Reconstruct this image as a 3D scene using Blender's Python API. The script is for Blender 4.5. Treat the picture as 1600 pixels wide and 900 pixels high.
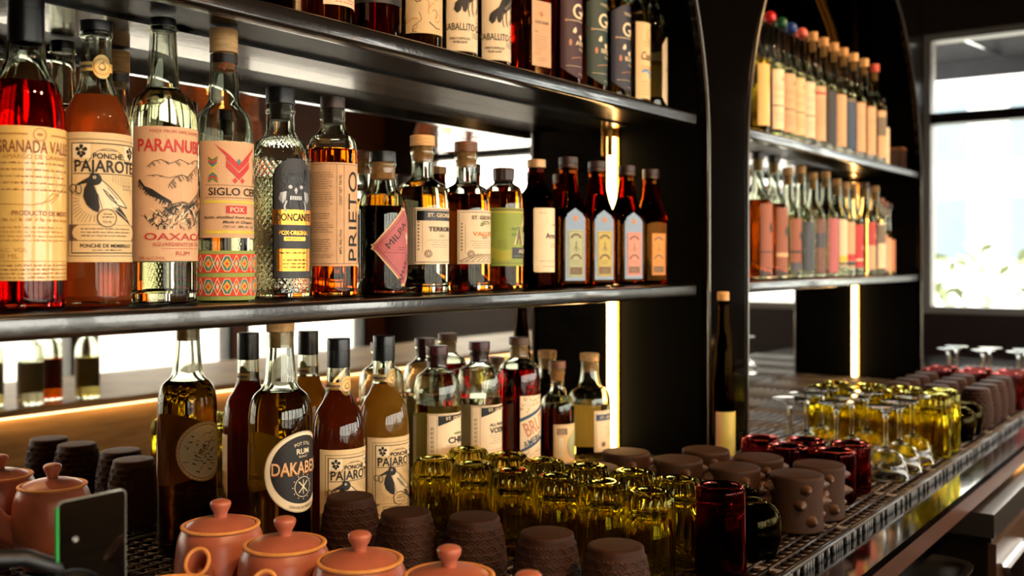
import bpy, math, random
from math import sin, cos, pi, radians, atan2, sqrt, asin
from mathutils import Vector, Matrix
from mathutils.geometry import tessellate_polygon

for _o in list(bpy.data.objects):
    bpy.data.objects.remove(_o, do_unlink=True)
S = bpy.context.scene
C = S.collection

# ------------------------------------------------------------------ camera, world, exposure
ZC = 1.30                       # eye height; the bar runs along +X, its mirror faces -Y
CA, CB = 0.8097, 0.5869         # viewing direction (cos, sin)
cd = bpy.data.cameras.new('camera')
cam = bpy.data.objects.new('camera', cd)
C.objects.link(cam)
cam.location = (0, 0, ZC)
cam.rotation_euler = (pi / 2, 0, -atan2(CA, CB))
cd.lens, cd.sensor_width = 36.0, 36.0
cd.shift_y = -45 / 1600
cd.clip_start = 0.02
cd.dof.use_dof = True
cd.dof.focus_distance = 1.27
cd.dof.aperture_fstop = 4.5
S.camera = cam

w = bpy.data.worlds.new('daylight')
S.world = w
w.use_nodes = True
_bg = w.node_tree.nodes['Background']
_bg.inputs['Color'].default_value = (1.0, 0.93, 0.84, 1)
_bg.inputs['Strength'].default_value = 13.0

S.view_settings.view_transform = 'Standard'
S.view_settings.look = 'None'
S.view_settings.exposure = 0.0
S.view_settings.gamma = 1.0
S.view_settings.use_curve_mapping = False
cy = S.cycles
cy.max_bounces = 20
cy.diffuse_bounces = 3
cy.glossy_bounces = 7
cy.transmission_bounces = 18
cy.transparent_max_bounces = 12
cy.caustics_reflective = True
cy.caustics_refractive = True
cy.blur_glossy = 0.6
cy.sample_clamp_indirect = 4.0
cy.use_denoising = True

def window_portal(name, loc, rot, sx, sy):
    l = bpy.data.lights.new(name, 'AREA')
    l.shape, l.size, l.size_y = 'RECTANGLE', sx, sy
    l.cycles.is_portal = True
    o = bpy.data.objects.new(name, l)
    o.location, o.rotation_euler = loc, rot
    C.objects.link(o)

# ------------------------------------------------------------------ helpers
def lin(h):
    if not isinstance(h, str):
        return h
    v = [int(h[i:i + 2], 16) / 255 for i in (0, 2, 4)]
    return tuple(c / 12.92 if c <= .04045 else ((c + .055) / 1.055) ** 2.4 for c in v)

M = {}
def nm(name):
    m = bpy.data.materials.new(name)
    m.use_nodes = True
    M[name] = m
    nt = m.node_tree
    return m, nt, nt.nodes['Principled BSDF']

def P(name, col, rough=.5, metal=0., spec=.5, emit=0., bump=0., scale=200., var=0., coat=0., vscale=None, stretch=None):
    m, nt, b = nm(name)
    c = lin(col)
    b.inputs['Base Color'].default_value = (*c, 1)
    b.inputs['Roughness'].default_value = rough
    b.inputs['Metallic'].default_value = metal
    b.inputs['Specular IOR Level'].default_value = spec
    b.inputs['Coat Weight'].default_value = coat
    if emit:
        b.inputs['Emission Color'].default_value = (*c, 1)
        b.inputs['Emission Strength'].default_value = emit
    if bump or var:
        tc = nt.nodes.new('ShaderNodeTexCoord')
        mp = nt.nodes.new('ShaderNodeMapping')
        nt.links.new(tc.outputs['Object'], mp.inputs['Vector'])
        if stretch:
            mp.inputs['Scale'].default_value = stretch
        if bump:
            n = nt.nodes.new('ShaderNodeTexNoise')
            n.inputs['Scale'].default_value = scale
            n.inputs['Detail'].default_value = 3
            nt.links.new(mp.outputs['Vector'], n.inputs['Vector'])
            bp = nt.nodes.new('ShaderNodeBump')
            bp.inputs['Strength'].default_value = bump
            bp.inputs['Distance'].default_value = .002
            nt.links.new(n.outputs['Fac'], bp.inputs['Height'])
            nt.links.new(bp.outputs['Normal'], b.inputs['Normal'])
        if var:
            n = nt.nodes.new('ShaderNodeTexNoise')
            n.inputs['Scale'].default_value = vscale or scale
            n.inputs['Detail'].default_value = 4
            nt.links.new(mp.outputs['Vector'], n.inputs['Vector'])
            r = nt.nodes.new('ShaderNodeValToRGB')
            r.color_ramp.elements[0].position, r.color_ramp.elements[1].position = .3, .7
            r.color_ramp.elements[0].color = (*[x * (1 - var) for x in c], 1)
            r.color_ramp.elements[1].color = (*[min(1, x * (1 + var)) for x in c], 1)
            nt.links.new(n.outputs['Fac'], r.inputs['Fac'])
            nt.links.new(r.outputs['Color'], b.inputs['Base Color'])
    return m

def G(name, col, ior=1.5, rough=0., refr=False):
    m, nt, b = nm(name)
    nt.nodes.remove(b)
    g = nt.nodes.new('ShaderNodeBsdfRefraction' if refr else 'ShaderNodeBsdfGlass')
    g.inputs['Color'].default_value = (*lin(col), 1)
    g.inputs['IOR'].default_value = ior
    g.inputs['Roughness'].default_value = rough
    nt.links.new(g.outputs[0], nt.nodes['Material Output'].inputs['Surface'])
    return m

def cloudy(name, col, through):
    # juice like liquor: mostly diffuse body, a little light passes
    m, nt, b = nm(name)
    nt.nodes.remove(b)
    d = nt.nodes.new('ShaderNodeBsdfDiffuse'); d.inputs['Color'].default_value = (*lin(col), 1)
    t = nt.nodes.new('ShaderNodeBsdfTranslucent'); t.inputs['Color'].default_value = (*lin(col), 1)
    g = nt.nodes.new('ShaderNodeBsdfGlass'); g.inputs['Color'].default_value = (*lin(through), 1)
    g.inputs['IOR'].default_value = .9; g.inputs['Roughness'].default_value = .25
    a = nt.nodes.new('ShaderNodeMixShader'); a.inputs[0].default_value = .45
    e = nt.nodes.new('ShaderNodeMixShader'); e.inputs[0].default_value = .35
    nt.links.new(d.outputs[0], a.inputs[1]); nt.links.new(t.outputs[0], a.inputs[2])
    nt.links.new(a.outputs[0], e.inputs[1]); nt.links.new(g.outputs[0], e.inputs[2])
    nt.links.new(e.outputs[0], nt.nodes['Material Output'].inputs['Surface'])
    return m

class MB:
    """collects geometry for one mesh"""
    def __init__(s):
        s.v, s.f, s.m, s.slots = [], [], [], []
    def slot(s, mat):
        if mat not in s.slots:
            s.slots.append(mat)
        return s.slots.index(mat)
    def add(s, vs, fs, mat=None):
        o = len(s.v)
        k = s.slot(mat) if mat else 0
        s.v += [tuple(p) for p in vs]
        s.f += [tuple(i + o for i in f) for f in fs]
        s.m += [k] * len(fs)
        return s
    def box(s, x0, x1, y0, y1, z0, z1, mat=None, mtx=None):
        vs = [Vector((x, y, z)) for z in (z0, z1) for y in (y0, y1) for x in (x0, x1)]
        if mtx:
            vs = [mtx @ p for p in vs]
        return s.add(vs, [(0, 2, 3, 1), (4, 5, 7, 6), (0, 1, 5, 4), (2, 6, 7, 3), (0, 4, 6, 2), (1, 3, 7, 5)], mat)
    def lathe(s, prof, n=48, rf=None, mat=None, matf=None, mtx=None):
        """profile of (r, z), rf(angle, z, r) -> r"""
        rings, vs, fs, ms = [], [], [], []
        for (r, z) in prof:
            if r < 1e-6:
                rings.append([len(vs)]); vs.append(Vector((0, 0, z)))
            else:
                ids = []
                for i in range(n):
                    a = 2 * pi * i / n
                    q = rf(a, z, r) if rf else r
                    ids.append(len(vs)); vs.append(Vector((q * cos(a), q * sin(a), z)))
                rings.append(ids)
        for k in range(len(rings) - 1):
            a, b = rings[k], rings[k + 1]
            mm = matf((prof[k][1] + prof[k + 1][1]) / 2, k) if matf else mat
            for i in range(n):
                j = (i + 1) % n
                if len(a) == 1 and len(b) == 1: continue
                if len(a) == 1: f = (a[0], b[j], b[i])
                elif len(b) == 1: f = (a[i], a[j], b[0])
                else: f = (a[i], a[j], b[j], b[i])
                fs.append(f); ms.append(mm)
        if mtx:
            vs = [mtx @ p for p in vs]
        o = len(s.v)
        s.v += [tuple(p) for p in vs]
        for f, mm in zip(fs, ms):
            s.f.append(tuple(i + o for i in f)); s.m.append(s.slot(mm) if mm else 0)
        return s
    def tube(s, pts, rad, n=12, mat=None, caps=True, closed=False):
        pts = [Vector(p) for p in pts]
        k = len(pts)
        rad = rad if isinstance(rad, (list, tuple)) else [rad] * k
        vs, fs = [], []
        up = None
        for i, p in enumerate(pts):
            if closed: t = pts[(i + 1) % k] - pts[i - 1]
            else: t = pts[min(i + 1, k - 1)] - pts[max(i - 1, 0)]
            t.normalize()
            if up is None:
                up = Vector((0, 0, 1)) if abs(t.z) < .9 else Vector((1, 0, 0))
            x = up - t * up.dot(t); x.normalize(); up = x
            y = t.cross(x)
            for j in range(n):
                a = 2 * pi * j / n
                vs.append(p + (x * cos(a) + y * sin(a)) * rad[i])
        for i in range(k if closed else k - 1):
            for j in range(n):
                a, b = i * n + j, i * n + (j + 1) % n
                c, d = ((i + 1) % k) * n + (j + 1) % n, ((i + 1) % k) * n + j
                fs.append((a, b, c, d))
        if caps and not closed:
            fs.append(tuple(range(n - 1, -1, -1))); fs.append(tuple((k - 1) * n + j for j in range(n)))
        return s.add(vs, fs, mat)
    def prism(s, poly, h0, h1, axis='y', mat=None):
        """extrude a 2D outline (x,z) along y"""
        n = len(poly)
        A = [(p[0], h0, p[1]) for p in poly] + [(p[0], h1, p[1]) for p in poly]
        if axis == 'z': A = [(p[0], p[1], h0) for p in poly] + [(p[0], p[1], h1) for p in poly]
        fs = [(i, (i + 1) % n, n + (i + 1) % n, n + i) for i in range(n)]
        fs += [tuple(range(n))[::-1], tuple(range(n, 2 * n))]
        return s.add(A, fs, mat)
    def mesh(s, name, mat=None, ang=38):
        me = bpy.data.meshes.new(name)
        me.from_pydata(s.v, [], s.f)
        sl = s.slots if s.slots else [mat]
        for m in sl:
            me.materials.append(M[m] if isinstance(m, str) else m)
        if s.slots:
            me.polygons.foreach_set('material_index', s.m)
        me.polygons.foreach_set('use_smooth', [True] * len(s.f))
        me.update()
        if ang:
            me.set_sharp_from_angle(angle=radians(ang))
        return me
    def build(s, name, mat=None, parent=None, loc=(0, 0, 0), rz=0, ang=38):
        o = bpy.data.objects.new(name, s.mesh(name, mat, ang))
        C.objects.link(o)
        o.location = loc
        o.rotation_euler = (0, 0, rz)
        if parent: o.parent = parent
        return o

def tag(o, label, cat, group=None, kind=None):
    if label: o['label'] = label
    if cat: o['category'] = cat
    if group: o['group'] = group
    if kind: o['kind'] = kind
    return o

def thing(name, label, cat, loc, rz=0, group=None):
    o = bpy.data.objects.new(name, None)
    C.objects.link(o)
    o.empty_display_size = .02
    o.location = loc
    o.rotation_euler = (0, 0, rz)
    return tag(o, label, cat, group)

def struct(name, mb, mat, parent=None, **k):
    o = mb.build(name, mat, parent, **k)
    if not parent: o['kind'] = 'structure'
    return o

KIDS = {}
def dup(root, loc, rz, label, group=None, scale=1.0):
    r = root.copy(); C.objects.link(r)
    r.location = loc; r.rotation_euler = (0, 0, rz); r.scale = (scale,) * 3
    r['label'] = label
    if group: r['group'] = group
    for ch in list(root.children):
        c = ch.copy(); C.objects.link(c); c.parent = r
        for g in list(ch.children):
            d = g.copy(); C.objects.link(d); d.parent = c
    return r

def series(proto, spots, rz, labels, group, scale=1.0):
    """first spot takes the prototype, the others copies"""
    for i, (x, y, z) in enumerate(spots):
        a = rz[i] if isinstance(rz, (list, tuple)) else rz
        if i == 0:
            proto.location, proto.rotation_euler, proto.scale = (x, y, z), (0, 0, a), (scale,) * 3
            tag(proto, labels[0], None, group)
        else:
            dup(proto, (x, y, z), a, labels[i], group, scale)

def fil(pts, n=6):
    """polyline whose corners carry a rounding distance as third value"""
    out = []
    for i, p in enumerate(pts):
        b = Vector(p[:2])
        k = p[2] if len(p) > 2 else 0
        if not k or i in (0, len(pts) - 1):
            out.append(tuple(b)); continue
        a, c = Vector(pts[i - 1][:2]), Vector(pts[i + 1][:2])
        ta = min(k, (a - b).length * .499); tcc = min(k, (c - b).length * .499)
        q0 = b + (a - b).normalized() * ta; q1 = b + (c - b).normalized() * tcc
        for j in range(n + 1):
            t = j / n
            out.append(tuple(q0 * (1 - t) ** 2 + b * 2 * t * (1 - t) + q1 * t * t))
    return out

def r_at(prof, z):
    best = 0
    for (r0, z0), (r1, z1) in zip(prof, prof[1:]):
        if min(z0, z1) - 1e-9 <= z <= max(z0, z1) + 1e-9 and abs(z1 - z0) > 1e-9:
            best = max(best, r0 + (r1 - r0) * (z - z0) / (z1 - z0))
    return best

def xat(px, Y):
    """distance along the bar of what shows at column px on the row Y"""
    u = (px - 800) / 1600
    return Y * (CA + CB * u) / (CB - CA * u)

# ------------------------------------------------------------------ label drawing
_txt = {}
def glyphs(body, bold=0., shear=0., spacing=1.):
    key = (body, bold, shear, spacing)
    if key not in _txt:
        cu = bpy.data.curves.new('t', 'FONT')
        cu.body, cu.offset, cu.shear, cu.space_character = body, bold, shear, spacing
        cu.resolution_u = 3
        cu.fill_mode = 'FRONT' if cu.dimensions == '3D' else 'BOTH'
        o = bpy.data.objects.new('t', cu)
        C.objects.link(o)
        dg = bpy.context.evaluated_depsgraph_get()
        e = o.evaluated_get(dg)
        me = e.to_mesh()
        vs = [(v.co.x, v.co.y) for v in me.vertices]
        me.calc_loop_triangles()
        ts = [tuple(t.vertices) for t in me.loop_triangles]
        e.to_mesh_clear()
        bpy.data.objects.remove(o); bpy.data.curves.remove(cu)
        x0, x1 = min(v[0] for v in vs), max(v[0] for v in vs)
        _txt[key] = ([(v[0] - (x0 + x1) / 2, v[1]) for v in vs], ts, x1 - x0)
    return _txt[key]

MM = .001
class Ink:
    """printing on a cylinder (or a flat face): s runs right round the bottle, z up, both in mm"""
    def __init__(s, R, turn=0., flat=None, z0=0., off=.00035, step=None):
        s.R, s.turn, s.flat, s.z0, s.off = R, radians(turn), flat, z0, off
        s.mb = MB()
        s.rot = 0.; s.ctr = (0, 0); s.step = step
    def at(s, x, z, l):
        if s.rot:
            dx, dz = x - s.ctr[0], z - s.ctr[1]
            x = s.ctr[0] + dx * cos(s.rot) - dz * sin(s.rot)
            z = s.ctr[1] + dx * sin(s.rot) + dz * cos(s.rot)
        x *= MM; z = z * MM + s.z0
        rr = s.R + s.off * (l + 1)
        if s.flat is not None:
            p = Vector((x, -(s.flat + s.off * (l + 1)), z))
            return Matrix.Rotation(s.turn, 3, 'Z') @ p
        a = -pi / 2 + s.turn + x / s.R
        return Vector((rr * cos(a), rr * sin(a), z))
    def tri(s, T, mat, l, d=0):
        w = max(p[0] for p in T) - min(p[0] for p in T)
        if s.rot: w = max(w, max(p[1] for p in T) - min(p[1] for p in T))
        if s.flat is None and w > (s.step or s.R * 150) and d < 9:
            e = [(abs(T[i][0] - T[(i + 1) % 3][0]) + (abs(T[i][1] - T[(i + 1) % 3][1]) if s.rot else 0), i) for i in range(3)]
            i = max(e)[1]
            a, b, c = T[i], T[(i + 1) % 3], T[(i + 2) % 3]
            m = ((a[0] + b[0]) / 2, (a[1] + b[1]) / 2)
            s.tri((a, m, c), mat, l, d + 1); s.tri((m, b, c), mat, l, d + 1)
            return
        s.mb.add([s.at(p[0], p[1], l) for p in T], [(0, 1, 2)], mat)
    def poly(s, pts, mat, l=1):
        area = sum(a[0] * b[1] - b[0] * a[1] for a, b in zip(pts, pts[1:] + pts[:1]))
        if area < 0: pts = pts[::-1]
        for t in tessellate_polygon([[Vector((p[0], p[1], 0)) for p in pts]]):
            T = [pts[i] for i in t]
            if (T[1][0] - T[0][0]) * (T[2][1] - T[0][1]) - (T[2][0] - T[0][0]) * (T[1][1] - T[0][1]) < 0:
                T = T[::-1]
            s.tri(tuple(T), mat, l)
        return s
    def rect(s, x0, x1, z0, z1, mat, l=1):
        if s.flat is not None or s.rot:
            return s.poly([(x0, z0), (x1, z0), (x1, z1), (x0, z1)], mat, l)
        n = max(1, int(abs(x1 - x0) / (s.R * 1000 * .09)))
        for i in range(n):
            a, b = x0 + (x1 - x0) * i / n, x0 + (x1 - x0) * (i + 1) / n
            s.mb.add([s.at(a, z0, l), s.at(b, z0, l), s.at(b, z1, l), s.at(a, z1, l)], [(0, 1, 2, 3)], mat)
        return s
    def paper(s, x0, x1, z0, z1, mat, corner=0.):
        if corner:
            pts = []
            for (cx, cz, a0) in ((x1 - corner, z0 + corner, -90), (x1 - corner, z1 - corner, 0), (x0 + corner, z1 - corner, 90), (x0 + corner, z0 + corner, 180)):
                pts += [(cx + corner * cos(radians(a0 + 18 * i)), cz + corner * sin(radians(a0 + 18 * i))) for i in range(6)]
            return s.poly(pts, mat, 0)
        return s.rect(x0, x1, z0, z1, mat, 0)
    def frame(s, x0, x1, z0, z1, t, mat, l=1):
        s.rect(x0, x1, z0, z0 + t, mat, l); s.rect(x0, x1, z1 - t, z1, mat, l)
        s.rect(x0, x0 + t, z0, z1, mat, l); s.rect(x1 - t, x1, z0, z1, mat, l)
        return s
    def line(s, pts, t, mat, l=1, t1=None):
        n = len(pts)
        for i in range(n - 1):
            a, b = pts[i], pts[i + 1]
            dx, dz = b[0] - a[0], b[1] - a[1]
            L = sqrt(dx * dx + dz * dz) or 1e-6
            h0 = t / 2 if t1 is None else (t + (t1 - t) * i / max(1, n - 1)) / 2
            h1 = t / 2 if t1 is None else (t + (t1 - t) * (i + 1) / max(1, n - 1)) / 2
            nx, nz = -dz / L, dx / L
            s.poly([(a[0] - nx * h0, a[1] - nz * h0), (b[0] - nx * h1, b[1] - nz * h1), (b[0] + nx * h1, b[1] + nz * h1), (a[0] + nx * h0, a[1] + nz * h0)], mat, l)
        return s
    def disc(s, x, z, r, mat, l=1, n=28, rz=None):
        return s.poly([(x + r * cos(2 * pi * i / n), z + (rz or r) * sin(2 * pi * i / n)) for i in range(n)], mat, l)
    def ring(s, x, z, r0, r1, mat, l=1, n=32, a0=0, a1=360):
        for i in range(n):
            a, b = radians(a0 + (a1 - a0) * i / n), radians(a0 + (a1 - a0) * (i + 1) / n)
            s.poly([(x + r0 * cos(a), z + r0 * sin(a)), (x + r1 * cos(a), z + r1 * sin(a)), (x + r1 * cos(b), z + r1 * sin(b)), (x + r0 * cos(b), z + r0 * sin(b))], mat, l)
        return s
    def text(s, body, x, z, h, mat, w=None, bold=0., l=2, shear=0., align='c', arc=0., ang=0., spacing=1.):
        """h cap height, w overall width (mm); arc bends the baseline; ang turns it"""
        vs, ts, wid = glyphs(body, bold, shear, spacing)
        k = h / .69
        kx = (w / wid) if w else k
        ox = {'c': 0, 'l': wid * kx / 2, 'r': -wid * kx / 2}[align]
        ca, sa = cos(radians(ang)), sin(radians(ang))
        q = []
        for (a, b) in vs:
            a, b = a * kx + ox, b * k - h / 2
            if arc:
                t = a / arc
                a, b = (arc + b) * sin(t), (arc + b) * cos(t) - arc
            q.append((x + a * ca - b * sa, z + a * sa + b * ca))
        for t in ts:
            s.tri(tuple(q[i] for i in t), mat, l)
        return s
    def words(s, x0, x1, z, n, gap, mat, t=.5, seed=0, center=False, l=1):
        """rows of fine print too small to read"""
        r = random.Random(seed)
        for i in range(n):
            a, b = x0, x1
            if center:
                k = r.uniform(0, .25) * (x1 - x0); a, b = x0 + k, x1 - k
            else: b = x1 - r.uniform(0, .2) * (x1 - x0)
            x = a
            while x < b:
                e = min(b, x + r.uniform(1.2, 3.6) * (1 + 1.2 * (t >= 1.2)))
                if t >= 1.2:                            # letter-like strokes
                    q = x
                    while q < e:
                        hh = t * r.choice((.75, .75, 1.25, .8, 1.0))
                        s.rect(q, min(e, q + t * .26), z - i * gap, z - i * gap + hh, mat, l)
                        if r.random() < .55: s.rect(q, min(e, q + t * .5), z - i * gap + r.choice((0, .55)) * t, z - i * gap + r.choice((.22, .76)) * t, mat, l)
                        q += t * r.uniform(.48, .62)
                else:
                    s.rect(x, e, z - i * gap, z - i * gap + t, mat, l)
                x = e + max(.7, t * .75)
        return s
    def build(s, name, parent, label=None):
        o = s.mb.build(name, None, parent, ang=0)
        if label: o['label'] = label
        return o
# ------------------------------------------------------------------ materials
P('lacquer', '060504', .06, spec=.12)
P('steel_black', '17130f', .2, spec=.8, bump=.12, scale=160, coat=.5)
P('steel_edge', '6a665f', .28, metal=.9, bump=.02)
P('shelf_board', '060504', .26, spec=.02, bump=.06, scale=120)
P('black_panel', '030302', .6, spec=.03, bump=.05, scale=80)
P('wall_dark', '2c190f', .7, var=.25, vscale=5, bump=.1, scale=120)
P('wall_wood', '6b3a16', .5, var=.35, scale=9, stretch=(1, 1, 14), bump=.1)
P('bar_wood', 'c9a266', .45, var=.3, vscale=6, stretch=(1, 1, 10))
P('fascia', '462818', .4, var=.2, vscale=8, stretch=(1, 1, 9))
P('floor_wood', '3a2416', .4, var=.35, vscale=7, stretch=(1, 9, 1))
P('ceiling', '120e0b', .8, var=.2, vscale=4)
P('frame_dark', '1a1512', .4, spec=.5, bump=.05)
P('frame_light', '9a938b', .4, bump=.03)
P('worktop', '8d8c8a', .09, metal=1., bump=.015, scale=30)
P('fridge_steel', '8f8b86', .3, metal=1., bump=.05, scale=40, stretch=(1, 1, 20))
P('fridge_dark', '181310', .35, metal=.3, bump=.03)
P('cooler_door', '6b5240', .35, metal=.6, bump=.02)
P('chrome', 'd8d8d8', .08, metal=1., bump=.01)
P('mat_top', '221712', .38, spec=.45, bump=.15, scale=300)
P('mat_edge', '4e5258', .4, spec=.4, bump=.05)
P('brass', 'b98a3a', .25, metal=1., bump=.02)
P('terracotta', 'ad6046', .33, spec=.45, var=.12, vscale=40, bump=.06, scale=90)
P('raw_clay', 'd9924a', .6, var=.12, vscale=80, bump=.1)
P('clay_dark', '311b0f', .6, spec=.15, var=.25, vscale=45, bump=.25, scale=220)
P('clay_mug', '331f11', .6, spec=.15, var=.2, vscale=35, bump=.2, scale=160)
P('spike_clay', '442a16', .5, var=.2, vscale=60, bump=.1)
P('cap_black', '0d0b0a', .3, spec=.5, bump=.03, scale=120)
P('cap_wood', '6a4226', .5, var=.3, vscale=60, stretch=(1, 1, 6))
P('cap_dark', '2b1811', .4, var=.25, vscale=60, bump=.05)
P('cap_red', '4a1210', .35, var=.2, vscale=60)
P('cap_tan', 'b89468', .4, metal=.35, bump=.05)
P('cork', 'c8955a', .75, var=.25, vscale=130, bump=.2, scale=300)
P('wood_pale', 'd8a768', .55, var=.2, vscale=60, stretch=(1, 1, 6))
P('paper', 'd6b987', .6, var=.04, vscale=60, bump=.05)
P('paper_white', 'e0cca8', .6, var=.04, vscale=60)
P('paper_pink', 'cfa67e', .6, var=.04, vscale=60)
P('paper_kraft', 'd0a57a', .65, var=.06, vscale=80)
P('paper_yellow', 'e2b966', .35, var=.04, vscale=60, coat=.5)
P('paper_green', '8a9a3a', .55, var=.05, vscale=60)
P('paper_sage', 'a3ab80', .5, var=.05, vscale=60)
P('paper_olive', 'b6a64e', .5, var=.05, vscale=60)
P('paper_rose', 'd88a78', .5, var=.05, vscale=60)
P('paper_orange', 'd88a20', .5, var=.05, vscale=60)
P('paper_grey', '6f6654', .6, var=.1, vscale=60)
P('paper_mauve', 'b0585a', .5, var=.06, vscale=60)
P('label_plum', '3a1c28', .5, var=.06, vscale=60)
P('label_forest', '18322a', .5, var=.06, vscale=60)
P('label_navy', '161c34', .5, var=.06, vscale=60)
P('label_black', '1f1d1d', .42, bump=.05, scale=300)
P('silver_foil', '727c86', .45, metal=.8, bump=.2, scale=60)
P('gold_foil', 'd08a38', .25, metal=1., bump=.06, scale=120)
P('pewter', '2a2827', .25, metal=.8, bump=.1)
P('gunmetal', '8a837c', .3, metal=.9, bump=.1)
P('ink_grey', '4a443e', .6, bump=.02)
P('ink', '17120f', .6, bump=.02)
P('ink_soft', '6d5844', .6, bump=.02)
P('ink_red', 'c02a28', .55, bump=.02)
P('ink_crimson', 'b03028', .55, bump=.02)
P('ink_orange', 'd9802a', .55, bump=.02)
P('ink_brown', '8a4a2a', .55, bump=.02)
P('ink_amber', 'b07a30', .55, bump=.02)
P('ink_blue', '26415e', .55, bump=.02)
P('ink_sky', '3f86c8', .55, bump=.02)
P('ink_teal', '2f7f86', .55, bump=.02)
P('ink_green', '5f7f3c', .55, bump=.02)
P('ink_yellow', 'd6c040', .55, bump=.02)
P('ink_pale', 'e8d6b0', .55, bump=.02)
P('ink_copper', 'b87a50', .5, bump=.02)
P('thread_red', 'd6452c', .8, bump=.3, scale=500)
P('thread_green', '8fa050', .8, bump=.3, scale=500)
P('thread_pink', 'efb48a', .8, bump=.3, scale=500)
P('thread_teal', '2f8080', .8, bump=.3, scale=500)
P('thread_gold', 'dda03a', .8, bump=.3, scale=500)
P('wax_red', 'c4161c', .3, spec=.5, bump=.05)
P('wax_green', '14502c', .3, spec=.5, bump=.05)
P('wax_blue', '1a3f86', .3, spec=.5, bump=.05)
P('wax_pink', 'd8604e', .3, spec=.5, bump=.05)
P('led', 'ffcf86', .5, emit=22., bump=.01)
P('bar_fill_glow', 'ffcc94', .5, emit=8., bump=.01)
P('lamp_glow', 'ffb35a', .5, emit=22., bump=.01)
P('rattan', '9a5c26', .7, var=.3, vscale=30)
P('rubber', '0a0a0a', .4, bump=.1)
P('screen_black', '060606', .05, spec=.7, bump=.0)
P('edge_green', '3fae5a', .15, spec=.6, bump=.02)
P('edge_pale', '8f948c', .15, spec=.6, bump=.02)
P('facade', 'e0e2e4', .8, var=.08, vscale=2)
P('facade_glass', '55646f', .5, var=.1, vscale=2)
P('asphalt', '9c9a96', .9, var=.2, vscale=3)
P('hedge', '747f5c', .8, var=.5, vscale=6)
P('awning', '2a2a30', .8, var=.15, vscale=10)
P('leather', '5a3218', .5, bump=.2, scale=60)

G('glass', 'f4f6f0', 1.5)
G('glass_thin', 'ffffff', 1.45)
G('glass_brown', 'b4702e', 1.5)
G('glass_wine', '7a3020', 1.5)
G('glass_black', '4a3418', 1.5)
G('glass_olive', 'efe78a', 1.5)
G('glass_red', 'ac5c58', 1.5)
G('glass_smoke', '80744e', 1.5)
LQ = .89
G('liq_clear', 'f6f4e6', LQ)
G('liq_pale', 'efe6b4', LQ)
G('liq_straw', 'e2c860', LQ)
G('liq_amber', 'd98a2a', LQ)
G('liq_red', 'bc221a', LQ)
G('liq_ruby', 'c41a20', LQ)
G('liq_brown', 'a8622c', LQ)
G('liq_dark', '5a2414', LQ)
G('liq_gold', 'e0a840', LQ)
cloudy('liq_quince', 'e67a38', 'f08a48')
cloudy('liq_tamarind', '8c3410', 'c0501c')
cloudy('liq_mango', 'd8a038', 'eaba58')

# label paper seen from behind: some light comes through it
m, nt, b = nm('paper_back')
nt.nodes.remove(b)
d = nt.nodes.new('ShaderNodeBsdfDiffuse'); d.inputs['Color'].default_value = (*lin('efe4c8'), 1)
t = nt.nodes.new('ShaderNodeBsdfTranslucent'); t.inputs['Color'].default_value = (*lin('efe4c8'), 1)
x = nt.nodes.new('ShaderNodeMixShader'); x.inputs[0].default_value = .6
nt.links.new(d.outputs[0], x.inputs[1]); nt.links.new(t.outputs[0], x.inputs[2])
nt.links.new(x.outputs[0], nt.nodes['Material Output'].inputs['Surface'])
# mirror: bright silver with a faint film
m, nt, b = nm('mirror')
b.inputs['Base Color'].default_value = (.80, .76, .70, 1)
b.inputs['Metallic'].default_value = 1
b.inputs['Roughness'].default_value = .015
# window pane: clear, light passes straight, a little sheen
m, nt, b = nm('pane')
nt.nodes.remove(b)
t = nt.nodes.new('ShaderNodeBsdfTransparent'); t.inputs[0].default_value = (.95, .97, .96, 1)
g = nt.nodes.new('ShaderNodeBsdfGlossy'); g.inputs['Roughness'].default_value = .02
f = nt.nodes.new('ShaderNodeFresnel'); f.inputs['IOR'].default_value = 1.35
x = nt.nodes.new('ShaderNodeMixShader')
nt.links.new(f.outputs[0], x.inputs[0]); nt.links.new(t.outputs[0], x.inputs[1]); nt.links.new(g.outputs[0], x.inputs[2])
nt.links.new(x.outputs[0], nt.nodes['Material Output'].inputs['Surface'])

# ------------------------------------------------------------------ the room
XL, XR, YF, YB, HC = -2.6, 5.6, -3.0, 1.46, 3.0
struct('floor', MB().box(XL - .1, XR + .1, YF - .1, YB + .1, -.1, 0), 'floor_wood')
struct('ceiling', MB().box(XL - .1, XR + .1, YF - .1, YB + .1, HC, HC + .1), 'ceiling')
struct('wall_back', MB().box(XL, XR, YB, YB + .1, 0, HC), 'wall_dark')
struct('wall_left', MB().box(XL - .1, XL, YF, YB, 0, HC), 'wall_dark')

def wall_with_openings(name, axis, at0, at1, lo, hi, openings, mat, wall_mat=None):
    """openings: (a0, a1, z0, z1), sorted along the wall"""
    mb = MB()
    def bx(a0, a1, z0, z1):
        if axis == 'x': mb.box(a0, a1, at0, at1, z0, z1)
        else: mb.box(at0, at1, a0, a1, z0, z1)
    c = lo
    for (a0, a1, z0, z1) in openings:
        bx(c, a0, 0, HC); bx(a0, a1, 0, z0); bx(a0, a1, z1, HC); c = a1
    bx(c, hi, 0, HC)
    struct(name, mb, mat)

FW = [(-2.2, -1.2), (-1.1, -.1), (0, .98), (1.08, 2.04), (2.14, 3.14), (3.24, 4.2), (4.3, 5.4)]
FZ0, FZ1 = .50, 1.86
wall_with_openings('wall_front', 'x', YF - .1, YF, XL, XR, [(a, b_, FZ0, FZ1) for a, b_ in FW], 'wall_wood')
RW = [(-2.6, -1.66), (-.56, .38), (.46, 1.40)]
RZ0, RZ1, RZT = 1.02, 2.47, 2.03
wall_with_openings('wall_right', 'y', XR, XR + .1, YF, YB, [(a, b_, RZ0, RZ1) for a, b_ in RW], 'wall_dark')

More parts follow.
